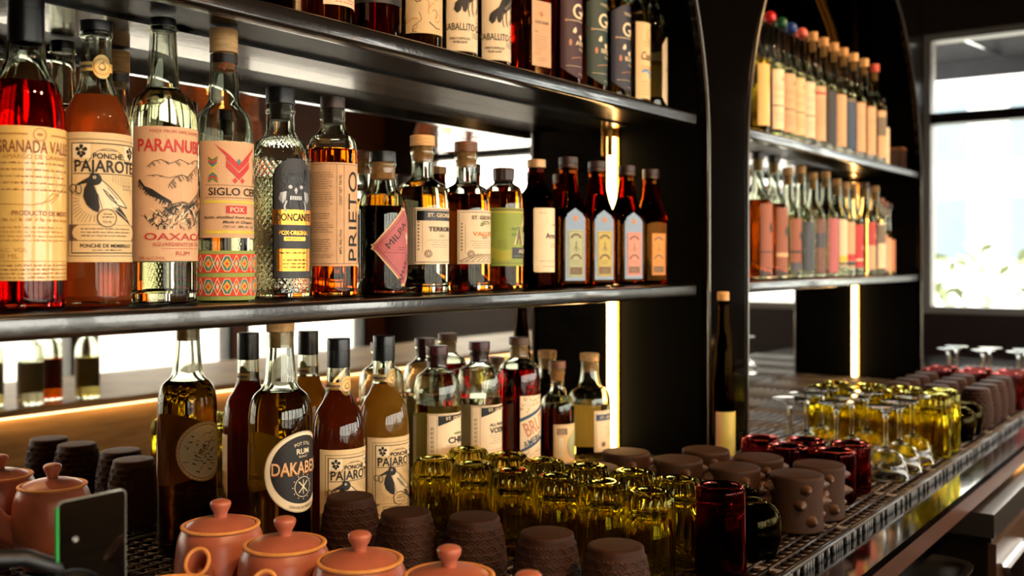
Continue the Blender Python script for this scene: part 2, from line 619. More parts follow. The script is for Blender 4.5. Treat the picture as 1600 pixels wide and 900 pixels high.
def window(k, axis, a0, a1, z0, z1, at, fm, transom=None):
    w_ = bpy.data.objects.new('window_%d' % k, None); C.objects.link(w_)
    w_.location = ((a0 + a1) / 2, at, z0) if axis == 'x' else (at, (a0 + a1) / 2, z0)
    w_['kind'] = 'structure'
    h = (a1 - a0) / 2; H = z1 - z0; t = .035
    fr = MB()
    def bx(p0, p1, q0, q1, y0=-.05, y1=.05):
        if axis == 'x': fr.box(p0, p1, y0, y1, q0, q1)
        else: fr.box(y0, y1, p0, p1, q0, q1)
    bx(-h, -h + t, 0, H); bx(h - t, h, 0, H); bx(-h + t, h - t, 0, t); bx(-h + t, h - t, H - t, H)
    fr.build('window_frame', fm, w_)
    if transom:
        tr = MB(); fr2 = fr; fr = tr
        bx(-h + t, h - t, transom - z0 - .028, transom - z0 + .028, -.055, .055)
        tr.build('transom', 'frame_dark', w_)
    p = MB()
    if axis == 'x': p.box(-h + t, h - t, -.003, .003, t, H - t)
    else: p.box(-.003, .003, -h + t, h - t, t, H - t)
    p.build('pane', 'pane', w_)
k = 1
for a, b_ in FW:
    window(k, 'x', a, b_, FZ0, FZ1, YF - .05, 'frame_dark'); k += 1
for a, b_ in RW:
    window(k, 'y', a, b_, RZ0, RZ1, XR + .05, 'frame_light', RZT); k += 1
window_portal('front_daylight', (1.6, YF - .12, (FZ0 + FZ1) / 2), (pi / 2, 0, pi), 7.7, FZ1 - FZ0)
window_portal('side_daylight', (XR + .12, -.6, (RZ0 + RZ1) / 2), (pi / 2, 0, -pi / 2 + pi), 4.1, RZ1 - RZ0)

# outside, seen through the panes
struct('ground_street', MB().box(-30, 60, -40, 40, -.4, -.3), 'asphalt')
bd = thing('street_building', 'pale office block across the street seen through the bright window', 'building', (17, 2.5, -.3))
MB().box(0, 6, -9, 9, 0, 4.9).build('wall', 'facade', bd)
for i in range(2):
    for j in range(9):
        MB().box(-.06, .02, -8.4 + j * 1.9, -7.1 + j * 1.9, 1.6 + i * 1.5, 2.55 + i * 1.5).build('window', 'facade_glass', bd)
def leaf_cloud(cx, cy_, cz, sx, sy, sz, n, size, seed):
    r = random.Random(seed); mb = MB()
    for i in range(n):
        p = Vector((cx + r.uniform(-1, 1) * sx, cy_ + r.uniform(-1, 1) * sy, cz + r.uniform(-1, 1) * sz))
        m_ = Matrix.Translation(p) @ Matrix.Rotation(r.uniform(0, 6.3), 4, 'Z') @ Matrix.Rotation(r.uniform(-1, 1), 4, 'X') @ Matrix.Rotation(r.uniform(-1, 1), 4, 'Y')
        vs = [m_ @ Vector(q) for q in ((0, -size, 0), (size * .4, 0, size * .1), (0, size, 0), (-size * .4, 0, size * .1))]
        mb.add(vs, [(0, 1, 2, 3)])
    return mb
tag(leaf_cloud(9.0, 2.4, .55, .4, 3.2, .85, 1600, .1, 3).build('hedge', 'hedge', ang=0), 'clipped green hedge on the pavement outside the bright window', 'hedge', kind='stuff')
aw = thing('awning', 'dark fabric awning hanging outside the top of the window', 'awning', (XR + .2, .3, 2.60))
MB().add([(0, -3, .22), (0, 2.5, .22), (1.3, 2.5, -.02), (1.3, -3, -.02), (0, -3, .25), (0, 2.5, .25), (1.3, 2.5, .01), (1.3, -3, .01)],
         [(0, 1, 2, 3), (7, 6, 5, 4), (0, 3, 7, 4), (1, 5, 6, 2), (3, 2, 6, 7), (0, 4, 5, 1)]).build('canopy', 'awning', aw)
MB().box(1.28, 1.31, -3, 2.5, -.13, .0).build('valance', 'awning', aw)
for y in (-2.6, -.8, 1.0, 2.3):
    MB().tube([(0, y, -.1), (1.28, y, 0)], .015).build('strut', 'chrome', aw)

# ------------------------------------------------------------------ back bar: two arched bays, mirror backed
MAT, SH1, SH2 = ZC - .406, ZC - .05, ZC + .290
TOPZ = MAT - .016               # polished worktop under the mats
bb = thing('back_bar', 'black lacquered back bar with two arched mirrored bays and glossy shelves', 'back bar', (2.0, 1.0, 0))
BX, BY = 2.0, 1.0
def bbox(name, x0, x1, y0, y1, z0, z1, mat, par=None, ang=38):
    return MB().box(x0 - BX, x1 - BX, y0 - BY, y1 - BY, z0, z1).build(name, mat, par or bb, ang=ang)
BAYS = [(.44, 1.91), (2.11, 3.55)]
ARZ, TOPH = ZC + .22, 2.72
bbox('back_panel', .2, 3.66, 1.122, 1.15, TOPZ + .001, TOPH, 'black_panel')
for x0, x1 in ((.27, .44), (1.91, 2.11), (3.55, 3.585)):
    bbox('pillar', x0, x1, .91, 1.1215, TOPZ + .001, TOPH, 'black_panel')
for x0, x1 in BAYS:
    bbox('mirror', x0 + .001, x1 - .001, 1.11, 1.1212, TOPZ + .002, TOPH - .02, 'mirror')
# arched front: pillars' faces and spandrels in one board
def arch_front():
    mb = MB()
    def q(pts):
        A = [(p[0] - BX, .895 - BY, p[1]) for p in pts]; B = [(p[0] - BX, .9095 - BY, p[1]) for p in pts]
        n = len(pts)
        mb.add(A + B, [tuple(range(n)), tuple(range(2 * n - 1, n - 1, -1))] + [(i, n + i, n + (i + 1) % n, (i + 1) % n) for i in range(n)])
    for x0, x1 in ((.27, .44), (1.91, 2.11), (3.55, 3.585)):
        q([(x0, TOPZ + .001), (x1, TOPZ + .001), (x1, TOPH), (x0, TOPH)])
    for x0, x1 in BAYS:
        c = (x0 + x1) / 2; ARR = (x1 - x0) / 2; n = 48
        for i in range(n):
            a, b2 = pi - pi * i / n, pi - pi * (i + 1) / n
            p, r_ = (c + ARR * cos(a), ARZ + ARR * sin(a)), (c + ARR * cos(b2), ARZ + ARR * sin(b2))
            q([p, r_, (r_[0], TOPH), (p[0], TOPH)])
    return mb
arch_front().build('arched_front', 'lacquer', bb, ang=25)
for x0, x1 in BAYS:
    c = (x0 + x1) / 2
    pts = [(c - .7 - BX, 1.103 - BY, SH2 + .0)] + [(c + .7 * cos(pi - pi * i / 40) - BX, 1.103 - BY, ARZ + .7 * sin(pi * i / 40)) for i in range(41)] + [(c + .7 - BX, 1.103 - BY, SH2 + .0)]
    MB().tube(pts, .006, 8).build('arch_trim', 'brass', bb)
    led = bbox('led_strip', x1 - .026, x1 - .007, 1.104, 1.1095, MAT + .004, SH2 - .03, 'led')
    MB().box(x1 - .0045 - BX, x1 - .0008 - BX, 1.100 - BY, 1.1095 - BY, MAT, SH2 + .6).build('led_channel', 'brass', bb)
for x0, x1 in BAYS:                                  # slim steel edging added round each arch to catch window light as a rim
    c = (x0 + x1) / 2; q_ = (x1 - x0) / 2 + .002
    pts = [(c - q_ - BX, .8935 - BY, MAT)] + [(c + q_ * cos(pi - pi * i / 48) - BX, .8935 - BY, ARZ + q_ * sin(pi * i / 48)) for i in range(49)] + [(c + q_ - BX, .8935 - BY, MAT)]
    MB().tube(pts, .0032, 8).build('arch_glint_edging', 'steel_edge', bb)
def shelf(x0, x1, zt):
    # bullnose along the front, rounded right end
    prof = []
    th, yf, yb, bd = .024, .897, 1.1095, .0125
    cr = .005                                           # flat face, small rounded arrises
    for (cz, a0) in ((zt - th + cr, -90), (zt - cr, -180)):
        for i in range(5):
            a = radians(a0 - 90 * i / 4)
            prof.append((yf + cr + cr * cos(a), cz + cr * sin(a)))
    prof += [(yf + .0208, zt), (yf + .0208, zt - th)]
    MB().box(x0 - BX, x1 - .012 - BX, yf + .021 - BY, yb - BY, zt - bd, zt - .0001).build('shelf', 'shelf_board', bb)
    mb = MB()
    A = [(x0 - BX, p[0] - BY, p[1]) for p in prof]; B = [(x1 - .008 - BX, p[0] - BY, p[1]) for p in prof]
    D = [(x1 - BX, (p[0] if p[0] > yf + .02 else p[0] + .006) - BY, zt - th / 2 + (p[1] - zt + th / 2) * .8) for p in prof]
    k_ = len(prof)
    fs = [(i, i + k_, (i + 1) % k_ + k_, (i + 1) % k_) for i in range(k_)]
    fs += [(i + k_, i + 2 * k_, (i + 1) % k_ + 2 * k_, (i + 1) % k_ + k_) for i in range(k_)]
    fs += [tuple(range(k_)), tuple(range(3 * k_ - 1, 2 * k_ - 1, -1))]
    mb.add(A + B + D, fs)
    return mb.build('shelf_lip', 'steel_black', bb, ang=40)
shelf(.444, 1.868, SH1); shelf(.444, 1.868, SH2)
shelf(2.113, 3.535, SH1); shelf(2.113, 3.546, SH2)
# slim steel rails under the upper shelves, back against the mirror
for x0, x1 in ((.45, 1.86), (2.12, 3.49)):
    for y in (1.045,):
        bbox('shelf_rail', x0, x1, y, 1.1095, SH2 - .0165, SH2 - .0127, 'steel_black')

# ------------------------------------------------------------------ counter
ct = thing('back_counter', 'long polished steel back counter with brown wooden front below the shelves', 'counter', (2.0, .75, 0))
def cbox(name, x0, x1, y0, y1, z0, z1, mat, **k_):
    return MB().box(x0 - 2, x1 - 2, y0 - .75, y1 - .75, z0, z1).build(name, mat, ct, **k_)
cbox('worktop', -1.2, 4.7, .424, 1.20, TOPZ - .012, TOPZ, 'worktop')
cbox('front_edge', -1.2, 4.7, .425, .442, TOPZ - .044, TOPZ - .0125, 'fascia')
cbox('apron', -1.2, 2.02, .625, .638, TOPZ - .30, TOPZ - .013, 'fascia')
cbox('base', -1.2, 4.7, .64, 1.20, .0, TOPZ - .302, 'fridge_dark')
cbox('slot_light', 2.78, 2.95, .456, .478, TOPZ - .03, TOPZ - .0135, 'lamp_glow')

# bar mat tiles, 244 mm each, laid side by side
def mat_mesh(W, D, H, nr):
    t, e = MB(), MB()
    for i in range(nr + 1):                         # long strands
        y = .008 + i * .0215
        t.box(-W / 2, W / 2, y - .0018, y + .0018, .008, H)
    for i in range(nr):                             # zigzag between them
        y0, y1 = .008 + i * .0215, .008 + (i + 1) * .0215
        for j in range(11):
            x0 = -W / 2 + .002 + j * W / 11
            for (xa, xb) in ((x0, x0 + W / 22), (x0 + W / 11 - .0005, x0 + W / 22)):
                L = Vector((xb - xa, y1 - y0, 0)).normalized(); nx, ny = -L.y * .0011, L.x * .0011
                vs = [(xa - nx, y0 - ny), (xa + nx, y0 + ny), (xb + nx, y1 + ny), (xb - nx, y1 - ny)]
                t.prism([(p[0], p[1]) for p in vs], .008, H - .002, 'z')
    for x in (-W / 2, W / 2 - .003):
        t.box(x, x + .003, .0045, D, 0, H - .001)
    t.box(-W / 2 + .003, W / 2 - .003, .0055, .0075, .0005, H - .001)  # dark backing added behind the rim so its holes look shaded
    e.box(-W / 2, W / 2, 0, .004, H - .0035, H + .0006)
    x = -W / 2; r = random.Random(4)
    gaps = [.021, .021, .006, .006, .006, .021, .006]
    i = 0
    while x < W / 2 - .004:
        e.box(x, min(W / 2, x + .0045), 0, .004, 0, H - .0035)
        x += .0045 + gaps[i % len(gaps)]; i += 1
    e.box(W / 2 - .003, W / 2, 0, .004, 0, H - .0035)
    return t, e
tm, em = mat_mesh(.262, .404, .016, 18)
mt = thing('bar_mat', '', 'bar mat', (0, 0, 0))
tm.build('grid', 'mat_top', mt, ang=0); em.build('front_rim', 'mat_edge', mt, ang=0)
mx = [-.03 + .264 * i + .132 for i in range(16)]
ORD = ['first', 'second', 'third', 'fourth', 'fifth', 'sixth', 'seventh', 'eighth', 'ninth', 'tenth', 'eleventh', 'twelfth', 'thirteenth', 'fourteenth', 'fifteenth', 'sixteenth', 'seventeenth', 'eighteenth', 'nineteenth']
series(mt, [(x, .4872, TOPZ + .0004) for x in mx], 0,
       ['dark open grid bar mat tile on the steel counter, %s tile from the left end' % ORD[i] for i in range(len(mx))], 'bar mat tiles along the counter')

tm, em = mat_mesh(.236, .205, .016, 9)
mt = thing('bar_mat', '', 'bar mat', (0, 0, 0))
tm.build('grid', 'mat_top', mt, ang=0); em.build('front_rim', 'mat_edge', mt, ang=0)
bx2 = [(x0 + .002 + .2385 * i + .118, w_) for x0, w_ in ((.46, 'left'), (2.113, 'right')) for i in range(6)]
series(mt, [(x, .899, TOPZ + .0004) for x, w_ in bx2], 0,
       ['short bar mat tile under the shelves of the %s bay, %s from the left' % (bx2[i][1], ORD[i % 6]) for i in range(12)], 'short mat tiles inside the bays')

# under-counter cooler and steel sink at the right
fr = thing('under_counter_cooler', 'brown steel under-counter cooler with a chrome handle, below the counter at right', 'cooler', (3.16, .53, 0))
zt = ZC - .476
MB().box(-1.09, 1.4, -.138, .06, zt - .045, zt).build('lid', 'fridge_steel', fr)
MB().box(-1.085, 1.4, -.132, .055, zt - .055, zt - .0455).build('gasket', 'fridge_dark', fr)
MB().box(-1.08, 1.4, -.125, .058, .08, zt - .056).build('body', 'fridge_dark', fr)
for x0, x1 in ((-1.08, -.28), (-.27, .55), (.56, 1.39)):
    d_ = MB().box(x0, x1, -.140, -.1255, .1, zt - .058).build('door', 'cooler_door', fr)
    hd = MB().box(x0 + .03, x0 + .25, -.146, -.1405, zt - .20, zt - .10)
    hd.box(x0 + .035, x0 + .245, -.158, -.146, zt - .118, zt - .106)
    hd.build('handle', 'chrome', d_)
sk = thing('hand_sink', 'pale stainless steel sink basin below the counter beside the cooler', 'sink', (1.86, .51, 0))
pr = fil([(.0, .54), (.08, .54, .03), (.10, .75, .02), (.113, .755), (.113, .76), (.096, .757, .02), (.076, .55, .03), (0, .548)])
MB().lathe(pr, 40, lambda a, z, r: r / (abs(cos(a)) ** 5 + abs(sin(a)) ** 5) ** .2).build('basin', 'fridge_steel', sk)
MB().box(-.07, .07, -.01, .01, 0, .5395).box(-.01, .01, -.07, .07, 0, .5395).build('stand', 'fridge_steel', sk)
# ------------------------------------------------------------------ bottles
def sq_rf(z0, z1, n=7, rot=0.):
    def rf(a, z, r):
        a -= rot
        k = 1 if z <= z0 else 0 if z >= z1 else 1 - (z - z0) / (z1 - z0)
        return r * (1 + (1 / (abs(cos(a)) ** n + abs(sin(a)) ** n) ** (1 / n) - 1) * k)
    return rf

def bottle(label, X, Y, z, prof, level, liq, glass='glass', t=.0024, base=.007, n=56, rf=None, rfi=0, rz=0., group=None, name='liquor_bottle', punt=0.):
    root = thing(name, label, 'bottle', (X, Y, z), rz, group)
    out = fil(prof)
    zs = sorted({round(p[1], 5) for p in out if p[1] > base + .001})
    lip = out[-1]
    def ri(q): return max(.002, r_at(out, q) - t)
    mb = MB()
    down = [q for q in reversed(zs) if level + .001 < q < lip[1] - .0005]
    if rfi == 0: rfi = rf
    mb.lathe(out + [(lip[0] - t * .5, lip[1] + .0004)], n, rf)
    mb.lathe([(lip[0] - t * .5, lip[1] + .0004), (max(.002, lip[0] - t), lip[1])] + [(ri(q), q) for q in down] + [(ri(level + .0008), level + .0008), (0, level + .0008)], n, rfi)
    mb.build('glass', glass, root, ang=30)
    up = [q for q in zs if base + .004 < q < level - .0006]
    lp = [(0, base + punt), (ri(base + .004) * (.35 if punt else .8), base + punt), (ri(base + .004) * .93, base)] + [(ri(q), q) for q in [base + .004] + up] + [(ri(level), level), (0, level)]
    MB().lathe(lp, n, rfi).build('liquid', liq, root, ang=30)
    root_neck[root.name] = (max(.002, lip[0] - t), lip[1])
    return root
root_neck = {}

def stopper(b, r, h, mat, stem='cork', sd=.02, name='stopper', bev=.0015):
    rn, zl = root_neck[b.name]
    mb = MB()
    mb.lathe(fil([(0, zl - sd), (rn - .0006, zl - sd, .001), (rn - .0004, zl + .0006)]), 28, mat=stem)
    o = mb.build(name, None, b) if False else None
    mb.lathe(fil([(rn - .0004, zl + .0006), (r, zl + .0006, .0006), (r, zl + h, bev), (0, zl + h)]), 32, mat=mat)
    return mb.build(name, None, b)

def capsule(b, r, z0, h, mat, ridge=True, rn=None):
    p = [(r - .0012, z0), (r, z0, .0003)]
    if ridge: p += [(r, z0 + h * .58), (r - .0005, z0 + h * .585), (r - .0005, z0 + h * .6), (r, z0 + h * .605)]
    p += [(r, z0 + h, .0018), (0, z0 + h)]
    return MB().lathe(fil(p), 36).build('capsule', mat, b)

def band(b, r0, z0, r1, z1, mat, name='neck_band'):
    return MB().lathe([(r0, z0), (r0 + .0004, z0), (r1 + .0004, z1), (r1, z1)], 36).build(name, mat, b)

def back_label(b, R, z0, z1, half, mat='paper_back', turn=180):
    k = Ink(R, turn, z0=z0)
    k.rect(-half, half, 0, (z1 - z0) * 1000, mat, 0)
    return k.build('back_label', b)

SHELF_A = 'bottles along the middle shelf'
SHELF_B = 'bottles standing on the counter under the shelf'
SHELF_C = 'bottles along the upper shelf'
def foot(R): return [(0, .004), (R * .55, .003, .004), (R - .007, .0002, .002), (R - .001, .0008, .004), (R, .008)]

# --- 1: red amaro like bottle at the far left
R = .0372
b = bottle('red liquor bottle with tall black capsule and wide cream printed label, leftmost on the shelf', .547, 1.0, SH1, foot(R) + [(R, .212, .045), (.0185, .246, .02), (.0176, .268)], .226, 'liq_red')
capsule(b, .0172, .2665, .056, 'cap_black')
k = Ink(R, -11, z0=.029)
k.paper(-64, 64, 0, 151, 'paper_yellow')
I = 'ink_brown'
k.line([(-60, 143), (-10, 143)], 1.6, 'ink_amber'); k.line([(12, 143), (60, 143)], 1.6, 'ink_amber')
k.ring(1, 143, 5.5, 6.5, 'ink_amber', n=24); k.disc(1, 143, 3, 'ink_amber', rz=1.5)
k.text('GRANADA VALLET', 2, 131, 12, I, w=84, bold=.008)
k.text('AMARGO DE GRANADA', 2, 121, 4.4, 'ink_amber', w=70)
for i, z_ in enumerate((114, 107.5, 101, 94.5, 88)):
    k.words(-48 + 4 * (i % 3), 48 - 3 * (i % 2), z_, 1, 5, I, 1.7, i)
k.line([(-50, 75), (-5, 74), (10, 78), (30, 92)], .9, 'ink_amber'); k.line([(2, 74), (14, 86), (22, 84), (12, 76)], .7, 'ink_amber')
k.text('PRODUCTO DE MEXICO', 8, 66, 4.6, I, w=64, bold=.01)
k.words(-60, 60, 58, 1, 5, 'ink_amber', 3, 3); k.words(-60, 40, 51, 4, 4.2, 'ink_amber', 1.8, 5)
k.text('22% ALC. VOL', -30, 30, 4, 'ink_amber', w=40); k.text('750 ML', -30, 24, 4, 'ink_amber', w=24)
k.line([(-60, 19), (60, 19)], .7, 'ink_amber'); k.words(-60, 60, 14, 4, 4, I, 1.8, 8)
k.build('label', b)

# --- bird label, used on three bottles
def bird_label(b, R, z0, k_=1.0, turn=0.):
    q = Ink(R, turn, z0=z0)
    s_ = k_
    class K:      # scale the drawing
        pass
    def p(l): return [(a * s_, c * s_) for a, c in l]
    B = 'ink'
    q.paper(-51 * s_, 51 * s_, 0, 135 * s_, 'paper')
    q.frame(-42 * s_, 42 * s_, 6 * s_, 128 * s_, .7 * s_, 'ink_soft')
    q.frame(-38 * s_, 38 * s_, 9 * s_, 124 * s_, 1.0 * s_, B)
    for sx in (-1, 1):                                  # grape leaves in the upper corners
        cx, cz = -27 * sx * s_, 116 * s_
        q.rect(min(cx - 9 * s_, cx + 9 * s_), max(cx - 9 * s_, cx + 9 * s_), 108 * s_, 123 * s_, 'ink_pale', 1)
        for a in range(5):
            q.disc(cx + 4.2 * s_ * cos(a * 1.2566 + .3), cz + 4.2 * s_ * sin(a * 1.2566 + .3), 2.1 * s_, B, 2, 10)
        q.ring(cx, cz, 1.6 * s_, 2.6 * s_, B, 3, 12); q.disc(cx, cz - 6 * s_, 1.8 * s_, B, 2, 10)
    q.line(p([(-36, 104), (-20, 104), (-17, 109)]), .8 * s_, B); q.line(p([(36, 104), (20, 104), (17, 109)]), .8 * s_, B)
    q.ring(0, 96 * s_, 22 * s_, 22.6 * s_, 'ink_soft', n=20, a0=40, a1=140)
    q.line(p([(-9, 116.5), (9, 116.5)]), .9 * s_, 'ink_soft')
    q.text('PONCHE', 0, 110.5 * s_, 5.6 * s_, B, w=31 * s_, bold=.022)
    q.text('PAJAROTE', 0, 100 * s_, 12 * s_, B, w=68 * s_, bold=.02)
    q.rect(-36 * s_, 36 * s_, 91.5 * s_, 92.3 * s_, B)
    for i in range(15):                                 # rays
        a = radians(155 + i * 9.5); c_ = (-14, 64)
        q.line(p([(c_[0] + 15 * cos(a), c_[1] + 15 * sin(a)), (max(-36, c_[0] + 27 * cos(a)), max(42, c_[1] + 27 * sin(a)))]), .5 * s_, 'ink_soft')
    for i in range(9):
        q.line(p([(4 + i * 3, 91 - i * .2), (4 + i * 3.2, 84 - i * 1.6)]), .4 * s_, 'ink_soft')
    q.words(16 * s_, 36 * s_, 80 * s_, 2, 4 * s_, 'ink_soft', .6 * s_, 2)
    q.poly(p([(-20, 84), (-24, 76), (-25, 68), (-22, 60), (-16, 54), (-10.5, 51.5), (-9, 58), (-11, 70), (-15, 80)]), B, 2)
    q.poly(p([(-14.5, 83), (-8, 86), (-1, 79), (8, 70), (21, 57), (9, 59), (12, 52), (2, 56), (-8, 52), (-9.5, 60), (-11, 71)]), 'ink_pale', 2)
    q.line(p([(-8, 86), (0, 79), (9, 70), (21.5, 57), (10, 59.5), (1, 66), (-6, 76)]), .9 * s_, B, 3)
    q.line(p([(-4, 75), (5, 66)]), .6 * s_, B, 3); q.line(p([(-2, 78), (10, 65)]), .6 * s_, B, 3); q.line(p([(0, 70), (8, 62)]), .9 * s_, B, 3)
    q.line(p([(-11, 71), (-8, 60), (-6, 53)]), .6 * s_, B, 3)
    q.poly(p([(4, 57), (11, 58), (19, 50), (29, 38), (20, 44), (10, 50)]), B, 2); q.line(p([(6, 56), (22, 44)]), .5 * s_, 'ink_pale', 3)
    q.disc(-13.5 * s_, 86 * s_, 6.3 * s_, B, 3, 20); q.disc(-14 * s_, 88 * s_, 1.6 * s_, 'ink_pale', 4, 10); q.disc(-14 * s_, 88 * s_, .9 * s_, B, 5, 8)
    q.poly(p([(-18, 89), (-32, 80.5), (-30, 80), (-17, 83)]), B, 3)
    for cx, cz, rx, rz in ((-35.5, 76.5, 4, 4), (-29.5, 75.5, 3, 5)):
        for i in range(16):
            a0, a1 = 2 * pi * i / 16, 2 * pi * (i + 1) / 16
            q.line(p([(cx + rx * cos(a0), cz + rz * sin(a0)), (cx + rx * cos(a1), cz + rz * sin(a1))]), .9 * s_, B, 3)
    q.poly(p([(-41, 39), (41, 39), (41, 22), (-41, 22)]), 'ink_soft', 1)
    q.poly(p([(-30, 38.6), (30, 38.6), (35, 35), (37, 30.5), (35, 26), (30, 22.6), (-30, 22.6), (-35, 26), (-37, 30.5), (-35, 35)]), 'paper', 2)
    q.words(-27 * s_, 29 * s_, 34 * s_, 3, 3.6 * s_, B, 1.2 * s_, 7, l=3)
    q.disc(-2 * s_, 46 * s_, 9 * s_, 'paper', 4, 26); q.ring(-2 * s_, 46 * s_, 8.8 * s_, 9.6 * s_, B, 5, 26)
    q.words(-7 * s_, 4 * s_, 49.5 * s_, 2, 3 * s_, B, .9 * s_, 9, center=True, l=6); q.text('750 ML', -2 * s_, 41.8 * s_, 2.2 * s_, B, w=9 * s_, l=6)
    q.text('PONCHE DE MEMBRILLO', 0, 17 * s_, 3.6 * s_, B, w=56 * s_, bold=.015); q.words(-16 * s_, 16 * s_, 11.8 * s_, 1, 3, B, 1.3 * s_, 4)
    return q.build('label', b)
def collar_label(b, R, zc, hgt, r_up=None, turn=0.):
    """paper strip round the neck with a round tab at the front"""
    q = Ink(R, turn, z0=zc)
    q.rect(-R * 2600, R * 2600, -hgt * .3, hgt * .3, 'paper_yellow', 0)
    q.disc(0, 0, hgt * .62, 'paper_yellow', 1, 24, rz=hgt * .8)
    q.ring(0, 0, hgt * .5, hgt * .55, 'ink_amber', 2, 24)
    q.disc(0, -.5, hgt * .24, 'ink_soft', 2, 14); q.disc(-.6, 0, hgt * .17, 'paper_yellow', 3, 12); q.line([(0, hgt * .2), (1.5, hgt * .4)], .7, 'ink_soft', 3)
    q.rect(-R * 2400, -hgt * .6, -hgt * .1, hgt * .1, 'ink_soft', 1)
    return q.build('neck_label', b)

# --- 2
R = .0362
b = bottle('cloudy orange liquor bottle with bird label and round tab on its neck', .627, 1.005, SH1, foot(R) + [(R, .2, .038), (.0165, .232, .016), (.0152, .286, .002), (.0168, .288), (.0168, .2925)], .2235, 'liq_quince')
stopper(b, .0168, .0115, 'cap_black', 'cap_black', .003)
bird_label(b, R, .047, 1.0, -12)
collar_label(b, .0159, .254, 16, None, -10)

# --- 3: landscape label
R = .0377
b = bottle('clear rum bottle with long slender neck and mountain landscape label', .711, 1.006, SH1, foot(R) + [(R, .226, .034), (.018, .2425, .006), (.0145, .304, .02), (.0145, .3085), (.0166, .3095), (.0166, .3135)], .2425, 'liq_clear', n=64, base=.012, punt=.006)
stopper(b, .0142, .0102, 'cap_black', 'cap_black', .004)
k = Ink(R, -11, z0=.048)
k.paper(-53, 53, 0, 149, 'paper_pink')
k.text('MADE FROM 100% SUGARCANE', 6, 143.5, 3.2, 'ink_crimson', w=72)
k.text('PARANUBES', 0, 128, 13.5, 'ink_red', w=88, bold=.018)
rr = random.Random(12)
def ridge(pts, n, mat, seed, wid=1.0, dx=2.5, dz=-5, l=2):
    r_ = random.Random(seed)
    k.line(pts, wid, mat, l)
    for i in range(n):
        t = r_.random() * (len(pts) - 1.001); j = int(t); f_ = t - j
        x_ = pts[j][0] + (pts[j + 1][0] - pts[j][0]) * f_; z_ = pts[j][1] + (pts[j + 1][1] - pts[j][1]) * f_
        m_ = r_.uniform(.4, 1.3)
        k.line([(x_, z_), (x_ + dx * m_ * r_.choice((-.6, 1, 1)), z_ + dz * m_)], wid * r_.uniform(.5, 1.1), mat, l)
ridge([(-33, 104), (-26, 110), (-18, 112), (-8, 108), (2, 113), (14, 109), (26, 114), (44, 112)], 16, 'ink_soft', 1, .8, 4, -4)
ridge([(-33, 94), (-22, 95), (-10, 92), (4, 96)], 8, 'ink_soft', 2, .7, 4, -2)
ridge([(-10, 84), (-4, 92), (4, 96), (12, 94), (20, 101), (30, 108), (46, 104)], 26, 'ink_soft', 3, 1, 4, -6)
k.poly([(-42, 90), (-38, 86), (-34, 80), (-27, 78), (-18, 72), (-10, 66), (-20, 68), (-29, 72), (-36, 78)], 'ink', 2)
ridge([(-42, 90), (-36, 82), (-28, 79), (-18, 72), (-8, 66)], 40, 'ink', 4, 1.4, -3, -6)
ridge([(-14, 58), (-6, 63), (6, 66), (14, 64), (22, 70), (34, 78), (48, 82)], 46, 'ink_soft', 5, 1.4, 4, -6)
ridge([(-12, 57), (0, 62), (12, 61), (24, 66), (36, 72)], 26, 'ink', 6, 1.2, 3, -5)
for i in range(330):
    x_, z_ = rr.uniform(-46, 50), rr.uniform(33, 74)
    if z_ > 58 + x_ * .26 or z_ < 34 + max(0, -x_ - 24) * .8: continue
    a = rr.uniform(.5, 2.6); L = rr.uniform(4, 13)
    k.line([(x_, z_), (x_ + L * .6 * cos(a), z_ + L * .6 * sin(a)), (x_ + L * cos(a) * 1.2, z_ + L * sin(a) * .7)], rr.uniform(.7, 1.9), rr.choice(('ink', 'ink', 'ink_grey', 'ink_grey', 'ink_pale')), 2 + i % 3, t1=.3)
k.text('OAXACA', 2, 27, 7.5, 'ink_crimson', w=76, bold=.015)
k.text('AGUARDIENTE DE CANA', 6, 18.5, 4.2, 'ink_crimson', w=66)
k.rect(-18, 34, 13.5, 14, 'ink_crimson')
k.text('RUM', 6, 8.5, 4.6, 'ink_crimson', w=17); k.text('54% ALC./VOL.', -28, 1.8 + 1.5, 3.0, 'ink_crimson', w=30)
k.build('label', b)
back_label(b, R, .048, .17, 46)

# --- 4: chevron label and woven band
R = .0347
b = bottle('clear spirit bottle with red chevron label and bright woven band at its foot', .791, 1.0, SH1, foot(R) + [(R, .217, .03), (.0185, .236, .006), (.0155, .288, .02), (.0155, .296)], .188, 'liq_clear', n=64)
stopper(b, .0165, .029, 'wood_pale')
band(b, .0156, .2835, .0156, .294, 'cap_dark')
q = Ink(.0159, -15, z0=.270)
for i, (x_, z_) in enumerate(((-8, 9), (-5, 12), (-2, 8), (-6, 5), (2, 10), (5, 6), (8, 11), (-11, 7), (4, 2), (-4, 1), (10, 5))):
    q.disc(x_, z_, 1.5 - .08 * i, 'ink_red', 1, 10)
q.build('wax_seal', b)
k = Ink(R, -11, z0=.075)
k.paper(-47, 47, 0, 113, 'paper_pink')
def vee(x, zt, half, drop, th, mat, l=2, up=1):
    k.poly([(x - half, zt), (x, zt - drop * up), (x + half, zt), (x + half, zt - th * up), (x, zt - (drop + th) * up), (x - half, zt - th * up)], mat, l)
vee(1, 100, 15, 14, 8, 'ink_red'); vee(1, 90.5, 15, 14.5, 8, 'ink_red')
k.poly([(-14, 100), (-14, 95.5), (-27, 109.5)], 'ink_red', 2); k.poly([(16, 100), (16, 95.5), (29, 109.5)], 'ink_red', 2)
k.poly([(1, 93), (3.6, 89), (1, 85), (-1.6, 89)], 'ink_teal', 3)
for x_ in (-3.6, 5.6): k.poly([(x_, 70.5), (x_ + 3, 67), (x_, 63.5), (x_ - 3, 67)], 'ink_red', 2)
